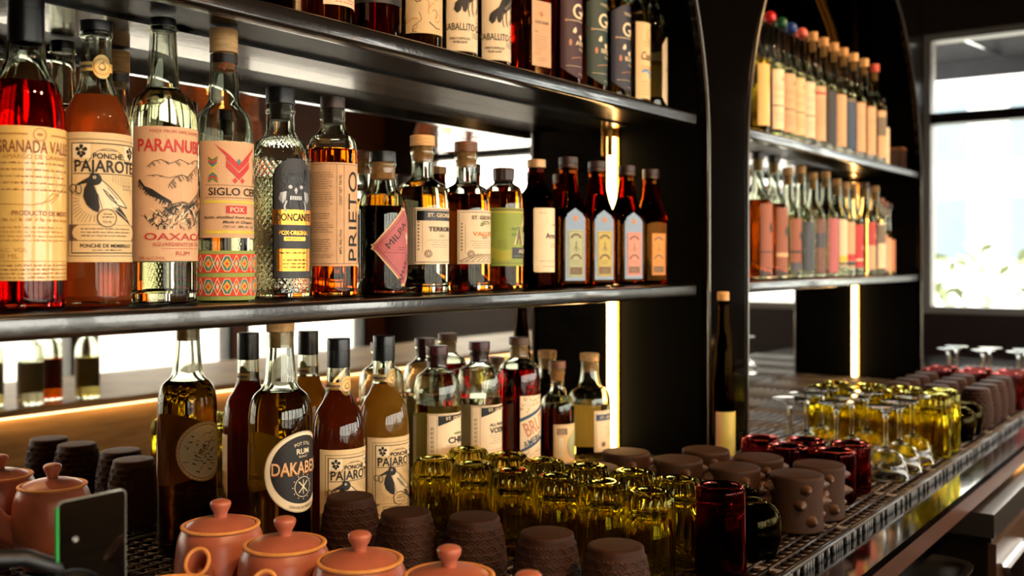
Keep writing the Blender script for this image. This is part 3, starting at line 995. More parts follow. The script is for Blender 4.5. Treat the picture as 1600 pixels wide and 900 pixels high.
for x_ in (-29, 31):
    for i, c_ in enumerate(('ink_green', 'ink_red', 'ink_teal', 'ink_yellow')):
        vee(x_, 95 - 3 * i, 5.6 - i * .3, 4, 2.2, c_); vee(x_, 64 + 3 * i, 5.6 - i * .3, 4, 2.2, c_, up=-1)
for z_ in (61, 46.5):
    for i in range(33): k.rect(-38 + i * 2.35, -36.8 + i * 2.35, z_, z_ + .8, 'ink')
k.text('SIGLO CERO', 4, 54, 8.6, 'ink', w=76, bold=.012)
k.rect(-40, 46, 40.5, 43.5, 'ink_yellow')
k.rect(-14, 12, 28.5, 37.5, 'ink_red', 2); k.text('POX', -1, 33, 5.4, 'paper_white', w=17, bold=.02, l=3)
k.text('Ajido distilled from corn, wheat', 0, 24, 3.2, 'ink', w=82, shear=.35, bold=.012)
k.text('Made in Chiapas', 2, 18.5, 3.2, 'ink', w=40, shear=.35, bold=.01); k.text('750 ml  38% Alc. Vol.', 4, 13, 2.8, 'ink', w=44, shear=.35)
k.rect(-40, 46, 5, 8.5, 'ink_yellow')
k.build('label', b)
wb = MB()
rf_ = lambda a, z, r: r + .0003 * sin(a * 90)
wb.lathe([(R + .0004, .002), (R + .0016, .002), (R + .0018, .031), (R + .0016, .060), (R + .0004, .060)], 96, rf_, mat='thread_green')
k = Ink(R + .0021, 0, z0=.003)
C_ = 2 * pi * (R + .0021) * 1000
for z_ in (4, 31):
    k.rect(-C_ / 2, C_ / 2, z_, z_ + 22, 'thread_red', 0)
    n_ = 11; w_ = C_ / n_
    for i in range(n_):
        x_ = -C_ / 2 + (i + .5) * w_
        k.poly([(x_ - w_ * .46, z_ + 11), (x_ - w_ * .2, z_ + 3), (x_ + w_ * .2, z_ + 3), (x_ + w_ * .46, z_ + 11), (x_ + w_ * .2, z_ + 19), (x_ - w_ * .2, z_ + 19)], 'thread_teal', 1)
        k.poly([(x_ - w_ * .22, z_ + 11), (x_, z_ + 4.5), (x_ + w_ * .22, z_ + 11), (x_, z_ + 17.5)], 'thread_gold', 2)
        k.poly([(x_ - w_ * .09, z_ + 11), (x_, z_ + 8.5), (x_ + w_ * .09, z_ + 11), (x_, z_ + 13.5)], 'thread_red', 3)
        x2 = x_ + w_ / 2
        k.poly([(x2 - 2, z_ + 11), (x2, z_ + 6), (x2 + 2, z_ + 11), (x2, z_ + 16)], 'thread_pink', 2)
        for f_ in (1, -1):
            k.line([(x_ - w_ * .5, z_ + 11 - f_ * 10), (x_ - w_ * .12, z_ + 11 + f_ * 9), (x_ + w_ * .12, z_ + 11 + f_ * 9), (x_ + w_ * .5, z_ + 11 - f_ * 10)], 1.1, 'thread_pink', 3)
n0 = len(wb.v); off = len(wb.slots)
for sl in k.mb.slots: wb.slot(sl)
mp = [wb.slots.index(sl) for sl in k.mb.slots]
wb.v += k.mb.v; wb.f += [tuple(i + n0 for i in f) for f in k.mb.f]; wb.m += [mp[i] for i in k.mb.m]
wb.build('woven_band', None, b)['label'] = 'woven red and green textile band'

# --- 5: diamond cut glass, dark skull label
R = .0376
def cut(a, z, r):
    if z < .012 or z > .205: return r
    u_, v_ = a * 30 / (2 * pi), z / .0105
    f_ = abs(((u_ + v_) % 1) - .5) + abs(((u_ - v_) % 1) - .5)
    return r + .0013 * (f_ - .5)
pr = foot(R)[:-1] + [(R, .007)] + [(R, .007 + .00175 * i) for i in range(1, 96)]
pr += [(R * cos(i * .17) * .52 + R * .48, .175 + .030 * sin(i * .17)) for i in range(1, 9)] + [(.0195, .2105, .004), (.0176, .214), (.0176, .236, .001), (.0188, .2365, .001), (.0188, .2405, .001), (.0176, .241), (.0178, .2475)]
b = bottle('clear diamond-cut glass bottle with black arched skull label and gold bands', .888, 1.01, SH1, pr, .152, 'liq_clear', n=180, rf=cut, rfi=None, t=.004)
stopper(b, .0185, .0215, 'cap_black', 'cap_dark')
k = Ink(R + .0012, -13, z0=.027, off=.0004)
pts = [(-27, 0), (27, 0), (27, 122)] + [(27 * cos(radians(i * 15)), 122 + 27 * sin(radians(i * 15))) for i in range(1, 12)] + [(-27, 122)]
k.poly([(x_ * 1.07, z_ * 1.012 - 1.2) for x_, z_ in pts], 'pewter', 0)
k.poly(pts, 'label_black', 1)
k.rect(-29, 29, 66, 85, 'gold_foil', 2); k.text('DONCANTE', 0, 75.5, 9, 'ink', w=50, bold=.02, l=3)
k.text('POX\u00b7ORIGINAL', 0, 56, 5.2, 'gold_foil', w=42, bold=.03, l=2); k.rect(-15, 15, 46, 51, 'gold_foil', 2); k.words(-13, 13, 48, 1, 3, 'ink', 1.2, 2, l=3)
k.rect(-24, 24, 8, 36, 'gold_foil', 2); k.words(-20, 20, 30, 1, 4, 'ink', 2, 3, l=3); k.words(-16, 20, 21, 3, 4.5, 'ink', 2, 4, l=3)
k.build('label', b)
k = Ink(R + .0022, -13, z0=.027, off=.0003)           # embossed skull in dark metal
for sx in (-1, 1):
    k.ring(sx * 7.5, 113, 3.2, 6.0, 'pewter', 1, 20); k.disc(sx * 7.5, 113, 2.6, 'gunmetal', 2, 12)
    k.poly([(sx * 12, 119), (sx * 15, 124), (sx * 14, 134), (sx * 17, 138), (sx * 19, 132), (sx * 18, 120), (sx * 14, 116)], 'pewter', 1)
    k.poly([(sx * 12, 108), (sx * 20, 106), (sx * 22, 98), (sx * 17, 92), (sx * 13, 98)], 'gunmetal', 1)
    k.poly([(sx * 4, 98), (sx * 9, 100), (sx * 10, 90), (sx * 7, 84)], 'pewter', 1)
    k.line([(sx * 12, 96), (sx * 15, 88), (sx * 13, 82)], 2.2, 'gunmetal', 1)
k.poly([(-11, 118), (11, 118), (12, 126), (8, 131), (-8, 131), (-12, 126)], 'pewter', 1)
k.poly([(-2.5, 109), (0, 113), (2.5, 109), (0, 104)], 'gunmetal', 1)
for i in range(6): k.rect(-8 + i * 2.8, -6 + i * 2.8, 97, 102, 'gunmetal', 2)
k.build('skull_relief', b)

# --- 6: amber bottle, vertical title
R = .0328
b = bottle('amber spirit bottle with kraft label lettered vertically', .970, 1.0, SH1, foot(R) + [(R, .2085, .028), (.0185, .2185, .006), (.0158, .232, .004), (.0158, .236, .001), (.0168, .2365, .001), (.0168, .248, .002), (.016, .2505)], .196, 'liq_amber')
stopper(b, .0165, .0165, 'cap_dark', 'cap_dark')
k = Ink(R, 0, z0=.041)
k.paper(-88, 27, 0, 136, 'paper_kraft')
k.frame(-86, 25, 3, 134, .5, 'ink')
for x_ in (-20, -10): k.rect(x_ - .2, x_ + .2, 3, 134, 'ink')
k.text('PRIETO', 5, 66, 17, 'ink', w=118, ang=90, bold=-.002)
k.text('CONT NET 750 ML', -15, 100, 3.4, 'ink', w=40, ang=90); k.text('48% Alc./Vol.', -15, 32, 3.4, 'ink', w=34, ang=90)
for i in range(7): k.disc(20, 14 + i * 18, .7, 'ink_soft', 1, 8)
for z_, n_ in ((122, 8), (96, 6), (78, 1), (68, 3), (56, 5), (34, 6), (14, 2)): k.words(-60, -24, z_, n_, 3, 'ink_soft', 1.3, int(z_))
k.build('label', b)

# --- 7: dark bottle with a diamond tag
R = .0347
b = bottle('dark round bottle with dusty red diamond label and stubby dark stopper', 1.067, 1.0, SH1, foot(R) + [(R, .136, .026), (.0205, .146, .012), (.0176, .166, .008), (.0178, .180, .002), (.0196, .182, .002), (.0192, .1865)], .124, 'liq_dark', t=.003)
stopper(b, .0188, .016, 'cap_black', sd=.024)
k = Ink(R, 8, z0=.067)
def dia(hx, hz, st):
    o = []
    for (sx, sz) in ((1, 0), (0, 1), (-1, 0), (0, -1)):
        if sx: o += [(sx * (hx - st), -sx * st * 1.0), (sx * hx, -sx * st * .6), (sx * (hx - st * .5), 0), (sx * hx, sx * st * .6), (sx * (hx - st), sx * st)]
        else: o += [(sz * st, sz * (hz - st)), (sz * st * .6, sz * hz), (0, sz * (hz - st * .5)), (-sz * st * .6, sz * hz), (-sz * st, sz * (hz - st))]
    return o
k.poly(dia(50, 56, 5), 'paper', 0); k.poly(dia(47, 52.5, 5), 'paper_mauve', 1)
k.line([(-41, 0), (0, 46), (41, 0), (0, -46), (-41, 0)], .5, 'ink', 2)
k.line([(-31, -8), (12, 40)], .4, 'ink', 2); k.line([(-31, -8), (14, -8)], .4, 'ink', 2)
k.text('MILPA', -11, 17, 9.5, 'ink', w=46, ang=47); k.text('AMARO', 2, -30, 8, 'ink', w=44, ang=62)
k.words(-10, 8, -1, 2, 3, 'ink', .7, 3, l=2)
k.poly([(8, 4), (11, 4), (11, 10), (15, 14), (14, 22), (12, 15), (10.5, 24), (9, 15), (6, 22), (5, 14), (8, 10)], 'paper_white', 2)
k.build('label', b)
# --- 8, 9: pot bellied gin bottles
def gin_label(k, W, Hh, title, sub, two, accent, edge):
    k.paper(-W, W, 0, Hh, 'paper_white'); k.frame(-W + 2, W - 2, 2.5, Hh - 2.5, .8, edge)
    k.rect(-W + 4, W - 4, Hh - 19, Hh - 4.5, edge, 1) if two else None
    k.text('ST. GEORGE', 0, Hh - 11, 5.4, 'paper_white' if two else edge, w=min(46, W * 1.3), bold=.03, l=3)
    k.text(title, 0, Hh * (.62 if two else .56), 6.2, accent, w=min(44, W * 1.2), bold=.03); k.text(sub, 0, Hh * .5 if two else Hh * .49, 3.6, 'ink_soft', w=10)
    k.words(-W * .62, W * .62, Hh * .42, 4, 3.4, 'ink_soft', .6, 3, center=True)
    k.rect(-W + 12, -W + 12.4, 16, Hh - 22, 'ink_soft')
    for i in range(9): k.rect(-W + 5.5, -W + 8, 20 + i * 5, 22.4 + i * 5, 'ink_soft')
    k.disc(-W + 21, 15, 5.6, 'ink_soft', 1, 24); k.ring(-W + 21, 15, 3.2, 4.2, 'paper_white', 2, 20); k.disc(-W + 21, 15, 1.8, 'paper_white', 2, 12)
for nm_, X, Rb, lab, liq, title, sub in (
    ('clear gin bottle with round shoulders, cork and cream label with dark title bar', 1.153, .0390, 0, 'liq_clear', 'TERROIR', 'GIN'),
    ('clear round-shouldered bottle with cork and olive branch label', 1.257, .0382, 1, 'liq_gold', 'VALLEY', 'GIN')):
    b = bottle(nm_, X, 1.0, SH1, foot(Rb) + [(Rb, .1585, .034), (.019, .167, .008), (.0158, .172, .006), (.0158, .200, .008), (.0185, .207, .003), (.0182, .2165)], .155 if lab == 0 else .150, liq, base=.010, punt=.026, t=.003)
    stopper(b, .0186, .0165, 'wood_pale' if lab == 0 else 'cap_wood', sd=.022)
    k = Ink(Rb, -4, z0=.043)
    gin_label(k, 43 if lab == 0 else 45, 82, title, sub, lab == 0, 'ink' if lab == 0 else 'ink_orange', 'ink_soft' if lab else 'pewter')
    if lab:
        for i in range(9):
            a = i * .62
            k.disc(-4 + 10 * cos(a) * .9 + 6, 62 + 3.4 * sin(a * 1.7), 2.6, 'ink_green', 2, 10, rz=1.1)
        k.line([(-8, 60), (4, 61), (18, 65)], .6, 'ink_brown', 2)
        for i in range(9):
            k.line([(-41 + i * 9, 4), (-30 + i * 8, 9), (-12 + i * 6, 15)], 1.2, 'ink_soft', 2)
    k.build('label', b)
    back_label(b, Rb, .043, .125, 44)
    if lab == 0:
        q = Ink(Rb, -74, z0=.043); q.paper(-9, 9, 0, 82, 'paper_grey'); q.build('side_label', b)

# --- 10: squat bottle, full olive wrap
R = .0318
b = bottle('squat bottle with crinkled black cap and olive green wrap label', 1.356, 1.0, SH1, foot(R) + [(R, .166, .028), (.0165, .1735, .006), (.0148, .179)], .160, 'liq_gold')
rn, zl = root_neck[b.name]
MB().lathe(fil([(.0158, zl - .002), (.0172, zl, .002), (.0182, zl + .018, .003), (.0168, zl + .0205), (0, zl + .0205)]), 60, lambda a, z, r: r * (1 + .025 * sin(a * 13) + .015 * sin(a * 29 + z * 900))).build('stopper', 'cap_dark', b, ang=0)
k = Ink(R, 8, z0=.039)
k.paper(-72, 60, 0, 94, 'paper_green'); k.rect(-72, 60, 90, 92, 'ink_soft'); k.rect(-72, 60, 86.5, 88, 'ink_yellow')
k.rect(-72, 60, 4, 5, 'ink_soft'); k.rect(-20, 52, 12, 30, 'label_black', 1)
k.text('ALIVIO', 8, 24, 6, 'paper_white', w=32, bold=.02, l=3); k.words(-16, 46, 15.5, 1, 3, 'paper_green', 1.4, 2, l=3)
k.text('Am', 6, 50, 30, 'ink_pale', w=46, bold=.012, l=2); k.text('A', -6, 50, 28, 'ink_soft', w=15, bold=.02, l=3)
for i in range(16):
    a = i * .8; k.disc(-14 + 6 * cos(a), 46 + i * 1.2 + 3 * sin(a), 1.6, 'ink_green', 3, 8)
for i in range(12): k.disc(10 + 8 * cos(i * .7), 72 + 7 * sin(i * 1.1), 2.4, 'ink_pale', 2, 8)
for i in range(7): k.line([(-70, 10 + i * 2.6), (-52, 14 + i * 2.6), (-38, 9 + i * 2.4), (-22, 12 + i * 2.2)], .9, 'ink_yellow', 2)
k.words(-44, -28, 40, 4, 3.4, 'ink_soft', 1.2, 6)
k.build('label', b)

# --- 11: dark wine red bottle
R = .0312
b = bottle('dark brown-red bottle with tan metal cap and pale rounded label', 1.451, 1.0, SH1, foot(R) + [(R, .158, .024), (.0165, .172, .012), (.0138, .196, .004), (.0142, .2065)], .168, 'liq_dark', glass='glass_wine')
stopper(b, .0163, .0145, 'cap_tan', sd=.004, stem='cap_tan')
k = Ink(R, 6, z0=.028)
k.paper(-38, 38, 0, 109, 'paper_white', 3); k.text('Armonia', 6, 62, 9, 'ink', w=46, bold=.015); k.text('AMARO', 8, 80, 3.4, 'ink_soft', w=22)
k.words(-28, -14, 100, 1, 3, 'ink_soft', .9, 2); k.words(-6, 22, 46, 2, 4, 'ink_soft', .9, 3); k.words(-28, 22, 18, 1, 3, 'ink_soft', 1.6, 5); k.words(-22, 26, 9, 1, 3, 'ink_soft', .9, 6)
k.build('label', b)

# --- 12-15: four square brown bottles, paper strips in different colours
for i, (px, pap, cz, nm_) in enumerate(((888, 'paper_sage', 1, 'square brown bitters-style bottle with grey-green strip label and silver tag'),
                                         (933, 'paper_olive', 1, 'square brown bottle with yellow-olive strip label and silver tag'),
                                         (979, 'paper_rose', 2, 'square brown bottle with pink strip label on a silver panel'),
                                         (1020, 'paper_orange', 0, 'square brown bottle with orange strip label, rightmost on the shelf'))):
    A = .0268
    ro = radians(-31)
    b = bottle(nm_, xat(px, 1.0) - (.008 if i == 3 else 0), 1.0, SH1, [(0, .004), (A * .6, .003, .003), (A - .004, .0003, .002), (A, .005, .003), (A, .136, .018), (.0195, .166, .012), (.0155, .200, .008), (.0158, .211, .002), (.0172, .2115, .002), (.0172, .2145)], .17, 'liq_brown', glass='glass_brown', rf=sq_rf(.128, .186, 8), rz=ro, t=.003)
    rn, zl = root_neck[b.name]
    MB().lathe(fil([(.0166, zl - .001), (.0174, zl + .001, .001), (.0164, zl + .006, .001), (.0172, zl + .0075, .001), (.0172, zl + .019, .002), (0, zl + .0195)]), 40, lambda a, z, r: r * (1 + .012 * sin(a * 20))).build('stopper', 'cap_dark', b)
    k = Ink(.02, 0, flat=A + .0003, z0=.012)
    if cz:
        k.poly([(-19, 0), (20, 0), (20, 112), (10, 122), (-6, 122), (-19, 112)], 'silver_foil', 0)
        k.poly([(-16, 118), (0, 129), (16, 118), (15, 103), (0, 94), (-15, 103)], 'silver_foil', 1)
        k.disc(1, 111, 5, 'ink_copper', 2, 9)
        k.build('silver_panel', b)
    k = Ink(.02, 0, flat=A + .0010, z0=.018)
    k.paper(-14, 17, 0, 84, pap, 1.5); k.frame(-12, 15, 2, 82, .6, 'ink_soft')
    k.ring(1.5, 66, 8, 12, 'ink_soft', a0=20, a1=160, n=12); k.rect(1, 2.4, 46, 64, 'ink_soft', 2); k.line([(-5, 48), (1.5, 55), (8, 48)], .8, 'ink_soft', 2)
    k.ring(1.5, 30, 8, 11.5, 'ink_soft', a0=10, a1=170, n=14); k.words(-8, 11, 29, 3, 3.2, 'ink_soft', .7, i)
    k.rect(-10, 13, 5, 18, 'ink_soft', 2); k.words(-7, 10, 12, 2, 4, pap, 1.2, i, l=3)
    k.build('label', b)
# ------------------------------------------------------------------ bottles on the counter, first bay
MB_ = MAT + .0008
# black disc label rum
R = .0402
b = bottle('rum bottle with black round disc label edged in cream, behind the pink teapots', .8915, 1.014, MB_, foot(R) + [(R, .227, .034), (.021, .242, .008), (.0168, .293, .02), (.0172, .312)], .236, 'liq_straw', n=64)
stopper(b, .0178, .012, 'cork')
k = Ink(R, 2, z0=.086)
k.disc(0, 51, 51, 'ink_pale', 0, 48); k.ring(0, 51, 49.8, 50.4, 'ink_soft', 1, 48); k.disc(0, 54, 43, 'ink', 1, 44)
k.text('POT STILL', 0, 87, 4, 'ink_pale', w=26, arc=36); k.text('RUM', 0, 77, 6.5, 'ink_pale', w=20, bold=.02); k.text('BLANCO', 0, 70.5, 2.6, 'ink_pale', w=13)
k.text('DAKABEND', 1, 56, 16, 'gold_foil', w=84, bold=.03, l=3); k.text('DAKABEND', 0, 56.8, 15, 'paper_kraft', w=82, bold=.012, l=4)
k.ring(0, 32, 12.2, 13, 'ink_pale', 2, 26); k.line([(-7, 25), (7, 39)], 1.4, 'ink_pale', 2); k.line([(7, 25), (-7, 39)], 1.4, 'ink_pale', 2); k.line([(0, 23), (0, 41)], 1, 'ink_pale', 2)
for i in range(12):
    a = i * pi / 6; k.line([(14.5 * cos(a), 32 + 14.5 * sin(a)), (16 * cos(a), 32 + 16 * sin(a))], 1, 'ink_pale', 2)
k.text('OAXACA MEXICO', 0, 6.3, 3.6, 'ink', w=40, arc=-60)
k.build('label', b)
k = Ink(R, 180, z0=.080)
k.disc(0, 62, 41, 'paper_back', 0, 44)
k.ring(0, 62, 36, 37.6, 'ink_amber', 1, 40); k.ring(0, 62, 39.6, 40.8, 'ink_amber', 1, 40)
rr = random.Random(7)
for i in range(70):
    a = rr.uniform(0, 6.28); d_ = rr.uniform(4, 30); x_, z_ = d_ * cos(a), 62 + d_ * sin(a)
    t_ = rr.choice((0, .5, 2.2)); L = rr.uniform(4, 10)
    k.line([(x_, z_), (x_ + L * cos(t_) * .8, z_ + L * sin(t_) * .6)], rr.uniform(.7, 1.8), rr.choice(('ink', 'ink', 'ink_amber')), 1)
for i in range(40):
    a = i * pi / 20; k.line([(37.8 * cos(a), 62 + 37.8 * sin(a)), (39.4 * cos(a), 62 + 39.4 * sin(a))], .8, 'ink', 1)
k.build('back_medallion', b)

# two more bird labels
for lab, X, Y, liq, ht in (('dark red-brown liquor bottle with black capsule and bird label, behind the scaled clay cups', xat(529, 1.016), 1.016, 'liq_tamarind', .297),
                           ('cloudy yellow liquor bottle with black capsule and bird label', xat(600, 1.03), 1.03, 'liq_mango', .294)):
    R = .0362
    b = bottle(lab, X, Y, MB_, foot(R) + [(R, .191, .036), (.0166, .217, .016), (.0152, .267)], .227 if liq == 'liq_tamarind' else .224, liq)
    capsule(b, .0158, .2575, ht - .2575, 'cap_black')
    bird_label(b, R, .018, .98, -8)
    collar_label(b, .0160, .233, 17)

# apothecary gin pair, red bitter, small rum, clear cork bottle
def st_label(k, W, Hh, top, rest):
    k.paper(-W, W, 0, Hh, 'paper_white'); k.frame(-W + 1.5, W - 1.5, 1.5, Hh - 1.5, .6, 'ink_soft')
    k.rect(-W + 15, -W + 15.4, 0, Hh, 'ink_soft')
    for i in range(14): k.rect(-W + 6, -W + 7.5, 6 + i * 7, 10 + i * 7, 'ink_soft'); k.rect(-W + 9, -W + 10, 6 + i * 7, 11 + i * 7, 'ink_soft')
    k.poly([(-W + 17, Hh - 3), (W - 3, Hh - 3), (W - 3, Hh - 8), (0, Hh - 9), (-W + 17, Hh - 19)], 'pewter', 1)
    k.text('ST. GEORGE', 3, Hh - 7.5, 4.6, 'paper_white', w=44, bold=.02, l=3)
    for (tx, z_, h, c_, w_) in rest: k.text(tx, 6, z_, h, c_, w=w_, bold=.03)
    k.words(-20, 30, Hh - 50, 4, 4.2, 'ink_soft', .7, 3, center=True); k.words(-20, 30, Hh - 74, 3, 4.6, 'ink_brown', 1.2, 4, center=True)
    k.disc(6, 14, 5, 'ink_brown', 1, 18); k.ring(6, 14, 2.5, 3.4, 'paper_white', 2, 14)
for i, (lab, px, Y, rest, cap_) in enumerate((('clear round-shouldered gin bottle with dark red cap and white label with green word', 683, 1.05, [('GREEN', 90, 3, 'ink_green', 20), ('CHILE', 80, 9, 'ink', 42)], 'cap_red'),
                                  ('clear round-shouldered vodka bottle with dark cap and white label', 749, 1.05, [('ALL PURPOSE', 90, 4.6, 'ink', 46), ('VODKA', 80.5, 8.6, 'ink', 46)], 'cap_red'))):
    R = .0375
    b = bottle(lab, xat(px, Y), Y, MB_, foot(R) + [(R, .219, .034), (.019, .229, .008), (.0158, .235, .004), (.0158, .248, .006), (.0178, .251, .002), (.0178, .2535)], .176, 'liq_pale' if i == 0 else 'liq_clear', t=.003)
    stopper(b, .0178, .0145, cap_, stem='cap_red')
    k = Ink(R, 0, z0=.043); st_label(k, 48, 122, '', rest); k.build('label', b)
    back_label(b, R, .043, .159, 46)
R = .0366
b = bottle('ruby red bitter bottle with slanted blue striped label', xat(811, 1.03), 1.03, MB_, foot(R) + [(R, .221, .032), (.019, .232, .008), (.0158, .237, .004), (.0158, .253, .004), (.0176, .2545, .002), (.0176, .257)], .217, 'liq_ruby', t=.003)
stopper(b, .0177, .0135, 'cap_wood', sd=.022)
k = Ink(R, 8, z0=.043)
W = 38
k.paper(-W, W, 0, 130, 'paper_white')
rr = random.Random(3)
for i in range(70):
    x_, z_ = rr.uniform(-36, 36), rr.uniform(94, 128)
    a = rr.uniform(0, 6.28)
    if z_ < 96 + (x_ + 36) * .42: continue
    k.line([(x_, z_), (x_ + 3.4 * cos(a), z_ + 3.4 * sin(a))], 1.1, rr.choice(('ink', 'ink_brown', 'ink_copper', 'ink_red')), 1)
for i in range(26):
    x_ = rr.uniform(-34, 36); z_ = rr.uniform(22, 40); k.line([(x_, z_), (x_ + 3, z_ + 2)], 1, 'ink_brown', 1)
k.poly([(-W, 86), (W, 118), (W, 124), (-W, 92)], 'ink_blue', 2); k.poly([(-W, 34), (W, 66), (W, 71), (-W, 39)], 'ink_blue', 2)
k.poly([(-W, 39), (W, 71), (W, 118), (-W, 86)], 'paper_white', 2)
k.text('BRUTO', 0, 84, 24, 'ink_copper', w=66, ang=23, bold=.02, l=3); k.text('AMERICANO', 0, 60, 12, 'ink_blue', w=70, ang=23, bold=.012, l=4)
k.rect(-W, W, 13, 20, 'ink_blue', 3); k.text('ST. GEORGE', 0, 7, 5.4, 'ink_red', w=46, bold=.02, l=3)
k.build('label', b)
R = .0312
b = bottle('small brown liqueur bottle with brown cork and cream oval label', xat(871, 1.04), 1.04, MB_, foot(R) + [(R, .149, .028), (.0145, .159, .008), (.0115, .171, .01), (.0125, .193, .01), (.0148, .201, .002), (.0148, .2035)], .135, 'liq_brown')
stopper(b, .0152, .014, 'cap_wood', sd=.022)
k = Ink(R, 4, z0=.034)
k.paper(-40, 40, 0, 71, 'paper'); k.frame(-38, 38, 2, 69, .6, 'ink_soft'); k.rect(-34, -14, 52, 64, 'ink_soft'); k.words(-32, -16, 60, 3, 3.6, 'paper', 1, 2, l=2)
k.rect(-30, -22, 12, 46, 'ink_pale', 1); k.words(-29, -23, 42, 9, 3.6, 'ink_soft', .8, 4, l=2)
k.ring(12, 32, 26, 26.8, 'ink_soft', 1, 30); k.disc(12, 32, 25, 'paper_sage', 1, 30, rz=25)
for i in range(12): k.line([(4 + i, 28 + (i * 7) % 13), (12 + (i * 5) % 9, 40 - (i * 3) % 11)], .7, 'ink_blue', 2)
k.build('label', b)
R = .0418
b = bottle('wide clear bottle with tan cork and blue-barred label, next to the light strip', xat(921, 1.06), 1.06, MB_, foot(R) + [(R, .147, .03), (.021, .156, .01), (.0165, .181, .02), (.0168, .2045)], .123, 'liq_pale', n=64)
stopper(b, .0185, .016, 'cork')
k = Ink(R, 4, z0=.033)
k.paper(-36, 36, 0, 79, 'paper_white'); k.frame(-33, 33, 3, 76, .6, 'ink_soft'); k.rect(-33, 33, 60, 72, 'ink_blue'); k.text('ST. GEORGE', 0, 66, 5, 'paper_white', w=50, bold=.02, l=3)
k.rect(-30, -24, 8, 56, 'ink_pale'); k.words(-12, 26, 46, 4, 6, 'ink_soft', .8, 5); k.disc(-16, 14, 5, 'ink_soft', 1, 16)
k.build('label', b)
back_label(b, R, .033, .118, 54)

# slender hock bottle standing before the pillar
R = .0236
b = bottle('slender black wine bottle with cork and yellow label, standing before the black pillar', xat(1130, .862), .862, MB_, foot(R) + [(R, .195, .07), (.0128, .265, .05), (.0112, .315, .003), (.0122, .316), (.0122, .322)], .29, 'liq_dark', glass='glass_black')
stopper(b, .0118, .018, 'cork')
k = Ink(R, -20, z0=.004); k.paper(-34, 34, 0, 98, 'paper_olive'); k.rect(-34, -22, 0, 98, 'paper_kraft', 1)
for i in range(18): k.rect(24, 25.5, 4 + i * 4.2, 6 + i * 4.2, 'ink_soft')
k.build('label', b)

# ------------------------------------------------------------------ upper shelf, first bay
def simple(lab, X, Y, z, R, hs, hn, rn, ht, lev, liq, cap_, ch=.018, cr=None, glass='glass', rf=None, rz=0., n=48, t=.0024):
    b = bottle(lab, X, Y, z, foot(R) + [(R, hs, .03), (rn * 1.12, hn, .01), (rn, ht)], lev, liq, glass, rf=rf, rz=rz, n=n, t=t)
    stopper(b, cr or rn * 1.08, ch, cap_)
    return b
U = []
b = simple('clear amber-footed bottle with small white label, leftmost on the upper shelf', .962, 1.0, SH2, .034, .2, .225, .0155, .27, .19, 'liq_gold', 'cap_black')
k = Ink(.034, 6, z0=.042); k.paper(-36, 36, 0, 90, 'paper_white'); k.words(-20, 30, 8, 2, 4, 'ink_red', 1.6, 2); k.words(-30, 30, 60, 8, 5, 'ink_soft', 1.2, 3); k.build('label', b)
b = simple('short red liquor bottle with dark wrap, second on the upper shelf', 1.052, 1.0, SH2, .0365, .15, .175, .016, .21, .14, 'liq_red', 'cap_black')
k = Ink(.0365, 0, z0=.062); k.paper(-60, 60, 0, 70, 'label_black'); k.text('AMARO', 0, 40, 10, 'ink_pale', w=60); k.build('label', b)
b = simple('pale yellow bottle with brown swirling drawing on its label', 1.148, 1.0, SH2, .0325, .2, .225, .015, .27, .18, 'liq_straw', 'cork')
k = Ink(.0325, 0, z0=.038); k.paper(-50, 50, 0, 120, 'paper')
rr = random.Random(21)
for i in range(34):
    x_, z_ = rr.uniform(-46, 40), rr.uniform(4, 100); pts = [(x_, z_)]; a = rr.uniform(0, 6)
    for j in range(7):
        a += rr.uniform(-.2, .9); x_ += 3.2 * cos(a); z_ = max(2, z_ + 3.2 * sin(a)); pts.append((max(-49, min(49, x_)), z_))
    k.line(pts, rr.uniform(.5, 1.2), rr.choice(('ink_brown', 'ink_brown', 'ink_orange', 'ink')), 1 + i % 2)
k.build('label', b)
for j, X in enumerate((1.236, 1.324)):
    b = simple(('left of the two bottles with rearing horse labels on the upper shelf', 'right of the two bottles with rearing horse labels on the upper shelf')[j], X, 1.0, SH2, .0305, .2, .225, .015, .27, .20, 'liq_pale', 'cork')
    k = Ink(.0305, -9, z0=.026); k.paper(-40, 40, 2, 150, 'paper_white')
    for i in range(26): k.poly([(-40 + i * 3.08, 2), (-38.4 + i * 3.08, 0), (-36.9 + i * 3.08, 2)], 'paper_white', 0)
    k.text('CABALLITO CERRERO', 4, 38, 10.5, 'ink', w=98, bold=.006); k.text('CHATO', 22, 54, 4, 'ink', w=14); k.text('BLANCO', 22, 48, 4, 'ink', w=18)
    k.words(2, 36, 29, 3, 3.2, 'ink', .9, 3); k.text('SPIRITS DISTILLED', -18, 20, 3.4, 'ink', w=32, bold=.01); k.text('FROM AGAVE', -18, 14.5, 3.4, 'ink', w=22, bold=.01)
    k.poly([(-22, 78), (-12, 86), (-6, 100), (4, 112), (18, 118), (28, 108), (24, 96), (14, 88), (4, 80), (-4, 74), (-10, 60), (-14, 62), (-16, 72)], 'ink', 2)
    k.poly([(-26, 74), (-20, 80), (-14, 76), (-18, 62), (-23, 58), (-28, 64)], 'ink', 2)
    for l_ in ([(-4, 78), (-6, 66), (-3, 54)], [(2, 80), (2, 66), (5, 56)], [(14, 90), (18, 74), (14, 60)], [(20, 92), (25, 78), (28, 66)]): k.line(l_, 3.2, 'ink_soft', 2, t1=1.4)
    for i in range(9): k.line([(-2 + i * 3, 86 + i * 2.4), (2 + i * 3, 82 + i * 2.6)], .7, 'ink_pale', 3)
    for i in range(12): k.line([(8 + i * 2, 64 + i * 2), (14 + i * 2, 60 + i * 1.6)], .5, 'ink_soft', 1)
    k.build('label', b)
A = .0295
